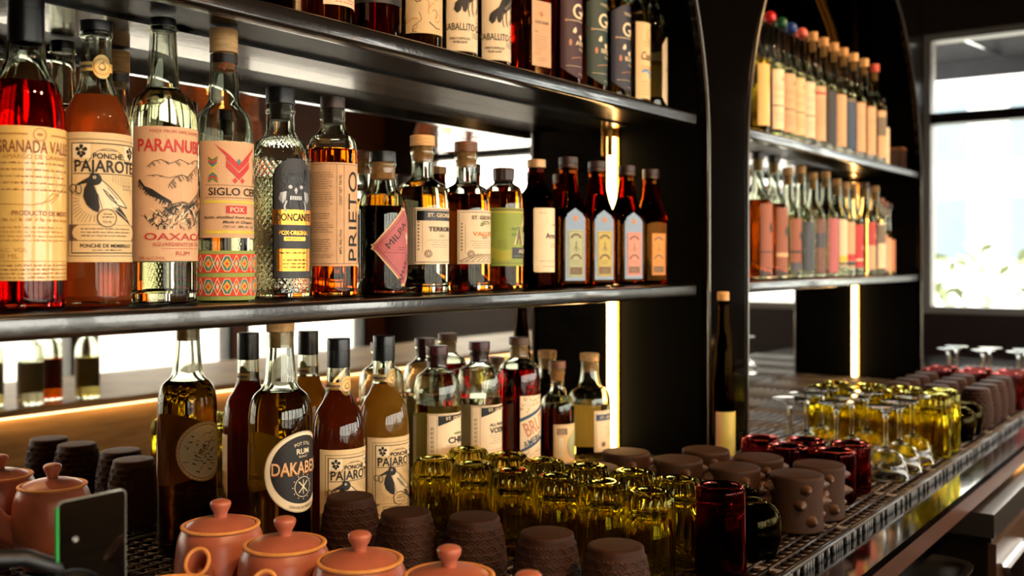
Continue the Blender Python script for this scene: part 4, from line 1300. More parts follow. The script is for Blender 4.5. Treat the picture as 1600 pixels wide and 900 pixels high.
b = bottle('square amber bottle with tall cream label, middle of the upper shelf', 1.43, 1.0, SH2, [(0, .004), (A * .6, .003, .003), (A - .003, .0003, .002), (A, .004, .003), (A, .19, .02), (.0165, .215, .01), (.015, .27)], .205, 'liq_amber', rf=sq_rf(.18, .215, 9), rz=radians(-12), t=.003)
stopper(b, .0165, .02, 'cork')
k = Ink(.02, 0, flat=A + .0004, z0=.034); k.paper(-22, 22, 0, 110, 'paper_pink', 1); k.text('CAZCANES', 0, 74, 4.6, 'ink', w=32, bold=.01); k.text('No.7', -12, 58, 3.6, 'ink', w=8)
for i in range(7): k.line([(0, 84), (-7 + i * 2.33, 94 - abs(i - 3) * 1.4)], .7, 'ink_copper', 1)
k.words(-16, 16, 50, 6, 4.2, 'ink_soft', .5, 3); k.words(-16, 0, 24, 2, 4, 'ink_red', .6, 4); k.words(-10, 14, 14, 2, 4, 'ink_soft', .6, 5, center=True)
k.build('label', b)
for (X, paper_, sub, lev_, lab) in ((1.538, 'label_plum', 'ANEJO', 'liq_amber', 'tequila bottle with dark plum label and large letter G'),
                              (1.626, 'label_forest', 'REPOSADO', 'liq_gold', 'tequila bottle with dark green label and large letter G'),
                              (1.714, 'label_navy', 'BLANCO', 'liq_pale', 'tequila bottle with navy label and large letter G')):
    R = .0318
    b = simple(lab, X, 1.0, SH2, R, .21, .235, .0155, .28, .2, lev_, 'cork')
    k = Ink(R, 4, z0=.030)
    k.poly([(-40, 18)] + [(-40 + 80 * i / 16, 18 - 18 * sin(pi * i / 16)) for i in range(1, 16)] + [(40, 18), (40, 150)] + [(40 - 80 * i / 16, 150 + 16 * sin(pi * i / 16)) for i in range(1, 16)] + [(-40, 150)], paper_, 0)
    k.text('G', -6, 118, 26, 'ink_pale', w=24, bold=.012); k.text('4', 16, 118, 26, 'ink_pale', w=20, bold=.012)
    k.disc(-30, 101, 2.4, 'ink_copper', 1, 12); k.rect(-28, 36, 100.4, 101.4, 'ink_pale'); k.text('TEQUILA', 0, 147, 5, 'ink_pale', w=30)
    k.poly([(-16, 86), (-11, 90), (-9, 82), (-13, 78), (-18, 80)], 'ink_pale', 1); k.poly([(-4, 74), (3, 78), (8, 72), (2, 66)], 'ink_pale', 1); k.poly([(14, 84), (20, 86), (22, 78), (16, 76)], 'ink_pale', 1)
    k.disc(-22, 62, 3, 'ink_copper', 1, 12, rz=6); k.text(sub, 10, 62, 8, 'ink_pale', w=44, bold=.012); k.text('Premium', 8, 51, 5, 'ink_pale', w=24, shear=.4)
    k.line([(-20, 34), (-4, 37), (18, 39)], 1.2, 'ink_copper'); k.line([(2, 30), (8, 42)], .9, 'ink_copper')
    k.words(-30, 30, 20, 1, 3, 'ink_pale', 1.2, 5); k.words(-4, 26, 7, 1, 3, 'ink_pale', 1.6, 6)
    k.build('label', b)
b = simple('clear bottle with cream label and black script word', 1.794, 1.0, SH2, .0315, .2, .225, .015, .27, .2, 'liq_pale', 'cork')
k = Ink(.0315, 14, z0=.026); k.paper(-38, 38, 0, 150, 'paper'); k.text('Cascahuin', 6, 84, 16, 'ink', w=66, shear=.25, bold=.006); k.ring(0, 126, 12, 13, 'ink_soft', 1, 24)
k.words(-20, 30, 110, 2, 6, 'ink_soft', 1.4, 3); k.words(-26, 24, 62, 2, 5, 'ink', 1.8, 4); k.line([(-26, 52), (-14, 56), (-4, 50), (6, 54)], 4, 'ink_sky', 2); k.line([(-6, 44), (12, 44)], 4, 'ink_sky', 2); k.words(-26, 26, 32, 5, 6, 'ink_soft', 1.4, 7); k.build('label', b)
b = simple('clear bottle with pale scalloped label, rightmost on the upper shelf', 1.868, 1.0, SH2, .0315, .2, .23, .0145, .27, .11, 'liq_pale', 'cap_black')
k = Ink(.0315, 24, z0=.024); k.poly([(-24, 14), (-16, 4), (-8, 0), (8, 0), (16, 4), (24, 14), (24, 120), (12, 136), (0, 140), (-12, 136), (-24, 120)], 'paper_white', 0)
k.text('MEZCAL', 0, 70, 7, 'ink_soft', w=26); k.words(-16, 16, 40, 5, 5, 'ink_pale', 1, 3); k.build('label', b)
back_label(b, .0315, .045, .14, 60, 'paper_back', 120)

# ------------------------------------------------------------------ second bay
def far(lab, X, z, R, H, liq, lev, cap_, paper_, z0, z1, cr=None, ch=.02, sph=False, Y=.99, art=(), slim=.0105, hs=None, glass='glass', turn=8, half=None):
    hs = hs or H * .56
    b = bottle(lab, X, Y, z, [(0, .004), (R * .6, .003, .003), (R, .0003, .004), (R, hs, .03), (slim * 1.2, hs + .03, .02), (slim, H - .012), (slim, H - ch)], lev, liq, glass, n=32)
    if sph:
        rn, zl = root_neck[b.name]
        MB().lathe([(0, zl - .006)] + [(.0155 * sin(pi * i / 12), zl + .0135 - .0155 * cos(pi * i / 12)) for i in range(2, 12)] + [(0, zl + .029)], 24).build('stopper', cap_, b)
    else:
        stopper(b, cr or slim * 1.15, ch, cap_, sd=.026)
    k = Ink(R, turn, z0=z0)
    hf = half or R * 1150
    k.paper(-hf, hf, 0, (z1 - z0) * 1000, paper_)
    for (kind, *a) in art:
        if kind == 'r': k.rect(-hf + .5, hf - .5, a[0], a[1], a[2], 1 + (a[3] if len(a) > 3 else 0))
        if kind == 'w': k.words(-hf + 5, hf - 5, a[0], a[1], a[2], 'ink_soft', a[3], 3)
        if kind == 't': k.text(a[0], 2, a[1], a[2], a[3], w=a[4], bold=.012)
        if kind == 'd': k.disc(0, a[0], a[1], a[2], 2, 14)
    k.build('label', b)
    return b
LALO = [('t', 'LALO', 128, 10, 'ink', 26), ('w', 108, 3, 5, 1.4), ('w', 84, 2, 5, 1.2), ('r', 58, 61, 'ink_soft'), ('w', 40, 4, 6, 1.3)]
ua = [(1180, 'pale yellow tall bottle half hidden by the pillar on the far upper shelf', 'liq_straw', 'cap_black', 'paper_yellow', 0, []),
      (1203, 'tall slim bottle topped with a red wax ball', 'liq_clear', 'wax_red', 'paper_white', 1, LALO),
      (1221, 'tall slim bottle topped with a green wax ball', 'liq_clear', 'wax_green', 'paper_pink', 1, LALO),
      (1236.5, 'tall slim bottle topped with a blue wax ball', 'liq_clear', 'wax_blue', 'paper', 1, LALO),
      (1253, 'tall slim bottle topped with a pink wax ball', 'liq_clear', 'wax_pink', 'paper_white', 1, LALO),
      (1270, 'slim bottle with pale cork and pink-barred label, right of the pink wax ball', 'liq_clear', 'cork', 'paper_pink', 0, [('r', 128, 134, 'ink_red'), ('w', 110, 8, 9, 1.4)]),
      (1287, 'slim corked bottle with dark charcoal label on the far upper shelf', 'liq_clear', 'cork', 'label_black', 0, []),
      (1303, 'slim corked bottle with plain kraft label on the far upper shelf', 'liq_clear', 'cork', 'paper_kraft', 0, []),
      (1318, 'slim corked bottle with slate blue label on the far upper shelf', 'liq_clear', 'cork', 'paper_grey', 0, [('r', 0, 140, 'ink_blue')]),
      (1334, 'left of two corked bottles with peach label and one dark spot', 'liq_clear', 'wood_pale', 'paper_pink', 0, [('d', 70, 5, 'ink'), ('w', 110, 3, 6, 1.2)]),
      (1350.5, 'right of two corked bottles with peach label and one dark spot', 'liq_clear', 'wood_pale', 'paper_pink', 0, [('d', 66, 5, 'ink'), ('w', 110, 3, 6, 1.2)]),
      (1367, 'slim bottle with peach label and blue side panel on the far upper shelf', 'liq_clear', 'wax_pink', 'paper_pink', 0, [('r', 70, 130, 'paper_grey')])]
for px, lab, lq, cp, pp, sph, art in ua:
    R = .0345
    h_ = .338 if not sph else .333
    far(lab, xat(px, .99), SH2 - .0001, R, h_ - (.02 if px == 1180 else 0), lq, .2, cp, pp, .034, .034 + .15, sph=bool(sph), art=art, slim=.0115, ch=.026, cr=.0135, hs=.206)
far('narrow white bottle with a thin neck, last tall one on the far upper shelf', 3.435, SH2, .0235, .235, 'liq_pale', .14, 'cap_black', 'paper_white', .012, .14, slim=.008, hs=.13, ch=.012)
bx_ = thing('gift_box', 'small dark boxed bottle at the right end of the far upper shelf', 'box', (3.495, .955, SH2 + .0005))
MB().box(-.026, .026, -.02, .02, 0, .07).build('carton', 'cap_dark', bx_); MB().box(-.0265, .0265, -.0205, .0205, .0702, .078).build('carton_lid', 'cap_wood', bx_)
for i in range(4): MB().box(-.018 + i * .01, -.012 + i * .01, -.0206, -.0201, .02 + .012 * (i % 2), .03 + .012 * (i % 2)).build('seal', 'gold_foil', bx_)

ub = [(1184, 'brown tattoo-drawn label bottle with dark cork, by the pillar on the far middle shelf', 'liq_amber', 'cap_dark', 'ink_brown', .315, .03, .185, [('d', 96, 13, 'ink'), ('r', 36, 39, 'ink')]),
      (1209, 'wide brown label bottle with dark stopper, second from the pillar', 'liq_amber', 'cap_dark', 'ink_brown', .315, .03, .18, [('d', 90, 14, 'ink'), ('r', 26, 36, 'paper_kraft')]),
      (1231, 'brown and cream label bottle on the far middle shelf, third from the pillar', 'liq_pale', 'cork', 'ink_brown', .29, .02, .155, [('d', 90, 11, 'ink'), ('r', 0, 22, 'cap_dark'), ('r', 46, 52, 'ink')]),
      (1251, 'charcoal label bottle on the far middle shelf', 'liq_clear', 'cork', 'label_black', .3, .02, .15, []),
      (1270, 'copper brown label bottle left of the big red label', 'liq_clear', 'cork', 'cap_wood', .29, .012, .16, [('r', 70, 110, 'cap_dark')]),
      (1290, 'bottle with a plain rose red label over its whole height', 'liq_clear', 'cork', 'paper_mauve', .3, .012, .165, []),
      (1307.5, 'cream label bottle with small mustard square', 'liq_clear', 'cork', 'paper_white', .285, .03, .165, [('r', 12, 30, 'ink_yellow'), ('r', 4, 10, 'ink')]),
      (1320, 'pale pink label bottle with red and black foot band', 'liq_clear', 'cork', 'paper_pink', .28, .025, .16, [('r', 20, 40, 'ink_red'), ('r', 6, 18, 'label_black')]),
      (1333, 'bright red label bottle with white side on the far middle shelf', 'liq_clear', 'cork', 'ink_red', .28, .025, .155, [('d', 60, 8, 'paper_white'), ('r', 20, 26, 'paper_white')]),
      (1351, 'bottle with red over pink two-tone label', 'liq_clear', 'cap_wood', 'paper_pink', .29, .018, .165, [('r', 75, 146, 'ink_crimson'), ('d', 104, 9, 'paper_pink')]),
      (1367, 'bottle with grey-white split label near the right end of the far middle shelf', 'liq_clear', 'cork', 'paper_white', .285, .02, .165, [('r', 80, 140, 'paper_grey')]),
      (1380, 'rosy pale bottle with sloping neck, third from the right end of the far middle shelf', 'liq_pale', 'cap_wood', 'paper_rose', .25, .012, .13, []),
      (1391, 'blush label bottle with sloping neck, second from the right end of the far middle shelf', 'liq_pale', 'cap_wood', 'paper_pink', .24, .01, .12, []),
      (1401, 'pink label bottle with sloping neck, rightmost on the far middle shelf', 'liq_pale', 'cap_dark', 'ink_copper', .235, .01, .115, [])]
lastx = None
for px, lab, lq, cp, pp, H, z0, z1, art in ub:
    X = xat(px, .99) if px < 1375 else {1380: 3.415, 1391: 3.462, 1401: 3.508}[px]
    R = .0345 if px < 1300 else .029 if px < 1340 else .033
    if px > 1375: R = .022
    if lastx is not None and X - lastx[0] < R + lastx[1] + .001:
        R = max(.0215, X - lastx[0] - lastx[1] - .001)
    lastx = (X, R)
    far(lab, X, SH1, R, H, lq, z1 + .01, cp, pp, z0, z1, art=art, slim=.0125 if px < 1375 else .009, cr=.0155 if px < 1215 else .0135, Y=.99, hs=z1 + .012 if px < 1375 else .1)
# ------------------------------------------------------------------ glassware and crockery on the mats
def ordl(i): return ORD[i]
Q = 1.0827
def qs(l): return [(x * Q, y * Q, MB_) for x, y, *_z in l]
# olive ribbed tumblers, standing upside down
def tumbler(lab, glass, R, H, nrib, rib, rtop, taper=.0, cat='glass', name='ribbed_tumbler', flat=False):
    t = thing(name, lab, cat, (0, 0, 0))
    out = fil([(R - .002, .0), (R, .0015, .001), (R * (1 - taper * .5), H * .5), (R * (1 - taper), H - .0005, .024 if not flat else .006), (rtop, H, .002), (rtop - .003, H - .001, .003), (rtop * .55, H - .009, .008), (0, H - .010)], 6)
    inn = fil([(0, H - .020), (R * .72, H - .021, .012), (R * (1 - taper) - .0045, H * .55, .01), (R - .0042, 0.0005), (R - .002, .0)], 5)
    def rf(a, z, r):
        k_ = min(1, max(0, (z - .006) / .02)) if r > R * .5 else max(0, (r - rtop * .6) / (R * .5))
        return r * (1 + rib * k_ * (abs(cos(a * nrib / 2)) - .6))
    mb = MB()
    mb.lathe(out, nrib * 6 if nrib else 48, rf if nrib else None)
    mb.lathe(inn, nrib * 6 if nrib else 48)
    mb.build('bowl', glass, t, ang=50)
    # heavy ring of the foot
    MB().lathe(fil([(rtop - .0035, H - .0012), (rtop - .003, H + .0016, .001), (rtop + .003, H + .0014, .001), (rtop + .004, H - .0008)]), 48).build('foot_ring', glass, t, ang=60)
    return t
olv = tumbler('', 'glass_olive', .0296, .105, 18, .085, .0160)
sp, lb = [], []
for r_, xs in ((1, 1.063), (2, 1.141)):
    for i in range(6):
        y = .900 - i * .0660 + (.004 if r_ == 2 else 0)
        sp.append((xs + .004 * sin(i * 2.1), y, MB_))
        lb.append('olive ribbed tumbler, %s from the bottles, in the row beside the %s' % (ordl(i), 'scalloped clay cups' if r_ == 1 else 'spiked clay mugs'))
series(olv, qs(sp), [i * .37 for i in range(12)], lb, 'olive ribbed tumblers in the middle of the counter', Q)
sp, lb = [], []
for r_, xs in ((1, 2.055), (2, 2.128)):
    for i in range(4):
        sp.append((xs, .498 + i * .070, MB_)); lb.append('tall olive tumbler, %s from the counter edge in the %s file behind the coupe glasses' % (ordl(i), 'first' if r_ == 1 else 'second'))
sp = qs(sp)
o_ = dup(olv, sp[0], 0, lb[0], 'olive tumblers behind the coupe glasses', 1.12 * Q)
for i in range(1, 8): dup(olv, sp[i], i * .3, lb[i], 'olive tumblers behind the coupe glasses', 1.12 * Q)

# red tumblers
red = tumbler('', 'glass_red', .0325, .076, 22, .03, .027, .04, name='red_tumbler', flat=True)
sp = [(1.590, .530, MB_), (1.665, .530, MB_), (1.582, .603, MB_), (1.655, .600, MB_), (1.628, .668, MB_)]
lb = ['dark red ribbed tumbler upside down, at the counter edge beside the spiked mugs', 'dark red ribbed tumbler upside down, at the counter edge beside the coupe glasses', 'dark red tumbler in the second row from the edge, beside the spiked mugs', 'dark red tumbler in the second row from the edge, beside the coupe glasses', 'dark red tumbler farthest from the counter edge, before the second bay']
series(red, qs(sp), [0, .2, .1, .3, .15], lb, 'dark red tumblers between mugs and coupes', Q)
for i in range(6):
    dup(red, ((2.80 + .085 * (i // 3)) * Q, (.502 + .083 * (i % 3)) * Q, MB_), .2 * i, 'dark red tumbler at the far right, %s from the counter edge in the %s file' % (ordl(i % 3), 'nearer' if i < 3 else 'farther'), 'dark red tumblers at the far end', 1.15 * Q)
tall = tumbler('tall smooth dark red tumbler upside down at the counter edge, beside the olive tumblers', 'glass_red', .0305, .106, 0, 0, .0225, .06, name='red_tumbler', flat=True)
tall.location = (1.128 * Q, .512 * Q, MB_); tall.scale = (Q,) * 3

# black round stemless glasses
def roly():
    t = thing('stemless_glass', '', 'glass', (0, 0, 0))
    out = fil([(.029, 0), (.031, .001, .001), (.0395, .030, .022), (.036, .060, .016), (.020, .0685, .006), (.012, .0675, .003), (0, .066)], 8)
    inn = fil([(0, .060), (.024, .060, .012), (.0365, .034, .02), (.0285, .0006), (.029, 0)], 8)
    MB().lathe(out, 48).lathe(inn, 48).build('bowl', 'glass_smoke', t, ang=60)
    MB().lathe(fil([(.0125, .0672), (.0135, .0702, .001), (.0185, .0700, .001), (.0195, .0683)]), 40).build('foot_ring', 'glass_smoke', t, ang=60)
    return t
series(roly(), qs([(1.232, .517), (1.300, .570), (2.262, .500), (2.348, .502)]), 0,
       ['dark smoked round stemless glass upside down, beside the tall red tumbler', 'dark smoked round stemless glass upside down, against the spiked clay mug', 'dark stemless glass at the counter edge just past the tall olive tumblers', 'dark stemless glass at the counter edge just before the far clay cups'], 'smoked stemless glasses', Q * .98)

# scaled clay cups (upside down), scallop relief all round
def scale_cup():
    t = thing('clay_cup', '', 'cup', (0, 0, 0))
    H, nz, na = .100, 100, 280
    def base(z):
        q = z / H
        return .0345 + .0052 * sin(pi * min(1, q * 1.02)) - .0040 * q
    w_, p_ = 2 * pi / 14, .0088
    def relief(a, z):
        if z > H - .010 or z < .003: return 0
        r0 = w_ * .038 * .62
        for jj in range(int(z / p_) - 2, int(z / p_) + 2):     # lower rows lie on top
            cz = jj * p_
            if z < cz: continue
            off = .5 if jj % 2 else 0
            u_ = ((a / w_ - off + .5) % 1 - .5) * w_ * .038
            d_ = sqrt(u_ * u_ + (z - cz) ** 2) / r0
            if d_ <= 1:
                if d_ > .84: return .0014
                if .56 < d_ < .66: return .0007
                if d_ < .17: return .0016
                return 0
        return 0
    prof = [(base(0) - .004, 0)] + [(base(H * i / nz), .0006 + (H - .006) * i / nz) for i in range(nz + 1)]
    prof += fil([(base(H), H - .005), (base(H) - .0008, H, .004), (0, H + .0006)])[1:]
    MB().lathe(prof, na, lambda a, z, r: r + relief(a, z) if r > .02 else r).build('body', 'clay_dark', t, ang=0)
    MB().lathe([(.0302, 0), (.0292, .02), (.028, .088), (0, .091)], 40).build('inside', 'clay_dark', t)
    return t
cup = scale_cup()
sp = [(.949, .946, MB_), (.929, .832, MB_), (.960, .751, MB_), (.951, .641, MB_), (.952, .553, MB_)]
series(cup, sp, [0, .7, 1.9, 2.6, .4], ['dark clay cup with scallop relief, %s from the bottles in the row behind the teapots' % ordl(i) for i in range(5)], 'scalloped clay cups behind the teapots')
n_ = 0
for xi, x in enumerate((2.45, 2.535, 2.62, 2.705)):
    for yi in range(3):
        dup(cup, (x * Q, (.500 + .085 * yi) * Q, MB_), n_ * .5, 'far scalloped clay cup before the window, %s file, %s from the counter edge' % (ordl(xi), ordl(yi)), 'scalloped clay cups in the far block', .96)
        n_ += 1

# spiked clay mugs
def spike_mug():
    t = thing('clay_mug', '', 'mug', (0, 0, 0))
    pr = fil([(.029, 0), (.0368, .0, .003), (.0350, .040, .02), (.0372, .0735, .003), (.0355, .0765, .003), (0, .0775)], 6)
    MB().lathe(pr, 56).build('body', 'clay_mug', t, ang=50)
    for j, (z_, n0, o0) in enumerate(((.060, 4, .72), (.039, 4, .5), (.017, 4, .95))):
        for i in range(n0):
            a = o0 + i * 2 * pi / n0
            m_ = Matrix.Rotation(a, 4, 'Z') @ Matrix.Translation((.0344, 0, z_)) @ Matrix.Rotation(pi / 2, 4, 'Y')
            MB().lathe(fil([(.0090, 0), (.0074, .003, .002), (.0026, .0120, .002), (0, .0135)]), 16, mtx=m_).build('spike', 'spike_clay', t)
    return t
sp = [(1.387, .516), (1.384, .607), (1.386, .698), (1.390, .789), (1.472, .514), (1.472, .607), (1.480, .697), (1.262, .770)]
lb = ['spiked clay mug upside down at the counter edge, beside the dark stemless glasses', 'spiked clay mug second from the counter edge, nearer file', 'spiked clay mug third from the counter edge, nearer file', 'spiked clay mug farthest from the counter edge, by the end bottle', 'spiked clay mug at the counter edge beside the red tumblers', 'spiked clay mug second from the counter edge, by the red tumblers', 'spiked clay mug in front of the slender black bottle', 'clay mug nearly hidden between the olive tumblers']
series(spike_mug(), qs(sp), [radians(v) for v in (0, 96, 184, 272, 90, 180, 4, 0)], lb, 'spiked clay mugs', Q)

# coupes, standing on their rims
def coupe():
    t = thing('coupe_glass', '', 'glass', (0, 0, 0))
    out = fil([(.0395, 0), (.0402, .0004, .0003), (.034, .016, .01), (.0335, .026, .008), (.026, .043, .012), (.0042, .0505, .006), (.0036, .075, .01), (.0042, .108, .012), (.010, .1165, .01), (.0315, .1205, .002), (.0318, .1222, .0008), (0, .1226)], 7)
    inn = fil([(0, .0465), (.020, .0435, .012), (.0318, .027, .008), (.0328, .015, .01), (.0385, .0005), (.0395, 0)], 7)
    MB().lathe(out, 48).lathe(inn, 48).build('bowl_and_stem', 'glass_thin', t, ang=60)
    return t
sp, lb = [], []
for i, x in enumerate((1.80, 1.884, 1.968)):
    for j, y in enumerate((.512, .597, .682)):
        sp.append((x, y, MB_)); lb.append('clear coupe glass upside down, %s file from the red tumblers, %s from the counter edge' % (ordl(i), ordl(j)))
for i in range(6):
    sp.append((3.07 + .095 * (i // 3), .520 + .09 * (i % 3))); lb.append('stemmed coupe glass at the far end by the window, %s file, %s from the edge' % (ordl(i // 3), ordl(i % 3)))
series(coupe(), qs(sp), 0, lb, 'upside-down coupe glasses', Q)

# ------------------------------------------------------------------ pink clay teapots
def teapot():
    t = thing('teapot', '', 'teapot', (0, 0, 0))
    pr = fil([(0, .003), (.028, .0, .004), (.036, .004, .006), (.0475, .044, .03), (.0435, .086, .014), (.0385, .0965, .004), (.0372, .0985)], 8)
    MB().lathe(pr, 64).build('body', 'terracotta', t, ang=50)
    MB().lathe(fil([(.0375, .0975), (.0398, .0978, .001), (.0402, .1002, .001), (.0378, .1012, .001), (.0355, .1004)]), 64).build('rim', 'raw_clay', t)
    ld = MB().lathe(fil([(0, .094), (.0330, .094, .001), (.0352, .0985, .001), (.0345, .1005, .001), (.022, .1062, .012), (.006, .1078, .002), (0, .1078)]), 56).build('lid', 'terracotta', t, ang=50)
    MB().lathe(fil([(.0062, .1074), (.0066, .112, .003), (.0105, .119, .003), (.0108, .1235, .003), (.006, .1258, .003), (0, .1262)]), 32).build('knob', 'terracotta', ld, ang=60)
    # spout along +X
    pts = [(.036, 0, .040), (.050, 0, .047), (.062, 0, .059), (.070, 0, .073), (.077, 0, .088)]
    so = MB(); n = 20; rad = [.019, .0165, .0138, .0124, .0122]
    rings = []
    for i, p in enumerate(pts):
        a_, c_ = pts[max(i - 1, 0)], pts[min(i + 1, 4)]
        tn = Vector(c_) - Vector(a_); tn.normalize()
        sd_ = Vector((0, 1, 0)); upv = sd_.cross(tn)
        if i == 4: upv = Vector((.62, 0, -.78)); p = (.079, 0, .084)
        rings.append([Vector(p) + (sd_ * cos(2 * pi * j / n) + upv * sin(2 * pi * j / n) * (1.25 if i == 4 else 1)) * rad[i] for j in range(n)])
    ctr = sum(rings[-1], Vector()) / n
    inner = [[ctr + (p - ctr) * .72 for p in rings[-1]], [ctr - Vector((.020, 0, .018)) + (p - ctr) * .55 for p in rings[-1]]]
    allr = rings + [inner[0], inner[1]]
    vs = [p for r_ in allr for p in r_]
    fs = [(i * n + j, i * n + (j + 1) % n, (i + 1) * n + (j + 1) % n, (i + 1) * n + j) for i in range(len(allr) - 1) for j in range(n)]
    fs = [f[::-1] for f in fs]
    so.add(vs, fs + [tuple((len(allr) - 1) * n + j for j in range(n))])
    so.build('spout', 'terracotta', t, ang=70)
    lip = MB(); k_ = []
    for i in range(n):
        k_.append(ctr + (rings[-1][i] - ctr) * .90)
    lip.tube(k_, .0021, 8, closed=True).build('spout_lip', 'raw_clay', t, ang=0)
    hp = [(-.041 - .034 * sin(pi * i / 14) ** .8, 0, .078 - .052 * i / 14 + .004 * sin(pi * i / 14)) for i in range(15)]
    MB().tube(hp, [.0068 - .0012 * sin(pi * i / 14) for i in range(15)], 14).build('handle', 'terracotta', t, ang=0)
    return t
sp = [(.681, .866), (.672, .758), (.676, .662), (.688, .566), (.668, .468)]
lb = ['pink clay teapot nearest the bottles, first of the front row', 'pink clay teapot second from the bottles in the front row', 'pink clay teapot third from the bottles in the front row', 'pink clay teapot fourth from the bottles in the front row', 'pink clay teapot of which only the lid knob shows, before the scalloped cups']
series(teapot(), qs(sp), [radians(v) for v in (216, 215, 214, 212, 210)], lb, 'pink clay teapots', Q)
bw = thing('clay_bowl', 'open clay pot with a raw orange rim, before the first teapot at bottom left', 'pot', (.575, .800, MB_))
MB().lathe(fil([(0, .003), (.030, .0, .004), (.040, .004, .006), (.050, .050, .03), (.045, .100, .01)]), 56).build('body', 'terracotta', bw, ang=50)
MB().lathe(fil([(.0449, .0995), (.046, .103, .001), (.044, .105, .001), (.0415, .103, .001), (.045, .055, .02), (.034, .010, .01), (0, .008)]), 56).build('rim', 'raw_clay', bw, ang=50)

# ------------------------------------------------------------------ black glass panel on an arm, lower left
tb = thing('glass_panel', 'small black glass panel with a bright green edge on a black arm, before a teapot', 'panel', (.421 * Q, .68 * Q, MAT))
tb.scale = (Q,) * 3
def rrect(wd, z0, z1, c, n=5):
    o = []
    for (cx, cz, a0) in ((wd - c, z0 + c, -90), (wd - c, z1 - c, 0), (-wd + c, z1 - c, 90), (-wd + c, z0 + c, 180)):
        o += [(cx + c * cos(radians(a0 + 90 * i / n)), cz + c * sin(radians(a0 + 90 * i / n))) for i in range(n + 1)]
    return o
MB().prism(rrect(.0262, .075, .204, .004), -.0015, .0015).build('screen', 'screen_black', tb)
MB().prism(rrect(.0268, .0744, .2046, .0045), -.0012, .0012).build('glass_edge', 'edge_pale', tb)
MB().box(-.0276, -.0263, -.0014, .0014, .080, .2005).build('green_edge', 'edge_green', tb)['label'] = 'bright green edge'
MB().lathe([(0, 0), (.0016, 0), (.0022, .0006), (.0017, .0008), (.0011, .0005), (0, .0005)], 20, mtx=Matrix.Translation((-.014, -.0016, .176)) @ Matrix.Rotation(pi / 2, 4, 'X')).build('sensor_ring', 'gunmetal', tb)
MB().lathe(fil([(0, -.016), (.014, -.016, .004), (.017, 0, .012), (.014, .016, .004), (0, .016)]), 28, mtx=Matrix.Translation((.006, -.030, .128)) @ Matrix.Rotation(pi / 2, 4, 'X')).build('ball_mount', 'rubber', tb)
MB().tube([(.006, -.03, .128), (.004, -.012, .13), (.002, -.0018, .13)], .006).build('mount_pin', 'rubber', tb)
MB().tube([(-.24, .02, .178), (-.16, .02, .182), (-.09, .016, .176), (-.045, .01, .168), (-.026, .003, .158), (-.022, .0045, .150)], .0062, 14).build('arm', 'rubber', tb, ang=0)
MB().lathe(fil([(0, .0008), (.04, .0008, .002), (.04, .008, .003), (.009, .012, .003), (.007, .182, .002), (0, .184)]), 32, mtx=Matrix.Translation((-.24, .02, 0))).build('stand', 'rubber', tb)

# ------------------------------------------------------------------ the room behind the camera, seen in the mirrors
bar = thing('front_bar', 'long golden brown wooden front bar facing the back bar', 'bar counter', (3.0, -.75, 0))
MB().box(-2.2, 2.0, -.32, .30, ZC - .42, ZC - .40).build('bar_top', 'bar_wood', bar)
MB().box(-2.15, 1.95, .255, .28, .1, ZC - .4205).build('back_board', 'bar_wood', bar)
MB().box(-2.15, 1.95, -.22, -.19, .0, ZC - .4205).build('front_board', 'bar_wood', bar)
MB().box(-2.1, 1.9, .286, .298, ZC - .4245, ZC - .4203).build('added_bar_fill_light', 'bar_fill_glow', bar)  # glowing strip added to brighten the back board seen in the mirror
for i in range(5): MB().box(-2.1 + i * .98, -2.06 + i * .98, -.188, .254, 0, ZC - .4205).build('rib', 'fascia', bar)
b0 = None
wl = []
for i in range(7):
    X, Y = 1.16 + .085 * i, -.50 - .05 * (i % 2)
    b = bottle('clear speed-pour bottle on the front bar, %s from the left' % ordl(i), X, Y, ZC - .3998, foot(.034) + [(.034, .15, .03), (.015, .18, .01), (.013, .235)], .12, ('liq_pale', 'liq_clear', 'liq_amber')[i % 3], n=28, group='pourer bottles on the front bar')
    rn, zl = root_neck[b.name]
    MB().lathe([(0, zl - .01), (rn - .0005, zl - .01), (rn - .0005, zl + .001), (.012, zl + .001), (.012, zl + .012), (.004, zl + .016), (.0028, zl + .05), (0, zl + .051)], 20).build('pourer', 'chrome', b)
    k = Ink(.034, 0, z0=.03); k.paper(-60, 60, 0, 85, 'paper_white'); k.words(-30, 30, 60, 6, 7, 'ink_soft', 1.4, i); k.build('label', b)

def pendant():
    t = thing('pendant_lamp', '', 'lamp', (0, 0, 0))
    mb = MB()
    for i in range(14):
        z = -.02 - i * .02; r = .05 + .13 * sin(pi * .5 * min(1, (i + 1) / 11))
        mb.tube([(r * cos(2 * pi * j / 32), r * sin(2 * pi * j / 32), z) for j in range(32)], .006, 6, closed=True)
    for j in range(16):
        a = 2 * pi * j / 16
        mb.tube([((.05 + .13 * sin(pi * .5 * min(1, (i + 1) / 11))) * cos(a), (.05 + .13 * sin(pi * .5 * min(1, (i + 1) / 11))) * sin(a), -.02 - i * .02) for i in range(14)], .004, 5)
    mb.build('woven_shade', 'rattan', t, ang=0)
    MB().lathe(fil([(0, -.20), (.03, -.19, .015), (.038, -.155, .02), (.014, -.10, .01), (.014, -.06), (0, -.06)]), 20).build('bulb', 'lamp_glow', t, ang=60)
    MB().tube([(0, 0, -.06), (0, 0, .78)], .004, 8).build('cord', 'rubber', t)
    MB().lathe([(0, .75), (.05, .75), (.05, .78), (0, .785)], 24).build('canopy', 'brass', t)
    return t
PL = [(1.3, -1.5), (2.9, -1.5), (4.5, -1.5), (3.6, -2.3)]
series(pendant(), [(x, y, HC - .785) for x, y in PL], 0, ['woven rattan pendant lamp over the room, %s' % v for v in ('nearest the teapot end of the bar', 'over the middle of the front bar', 'nearest the window wall', 'close to the street windows')], 'woven pendant lamps')
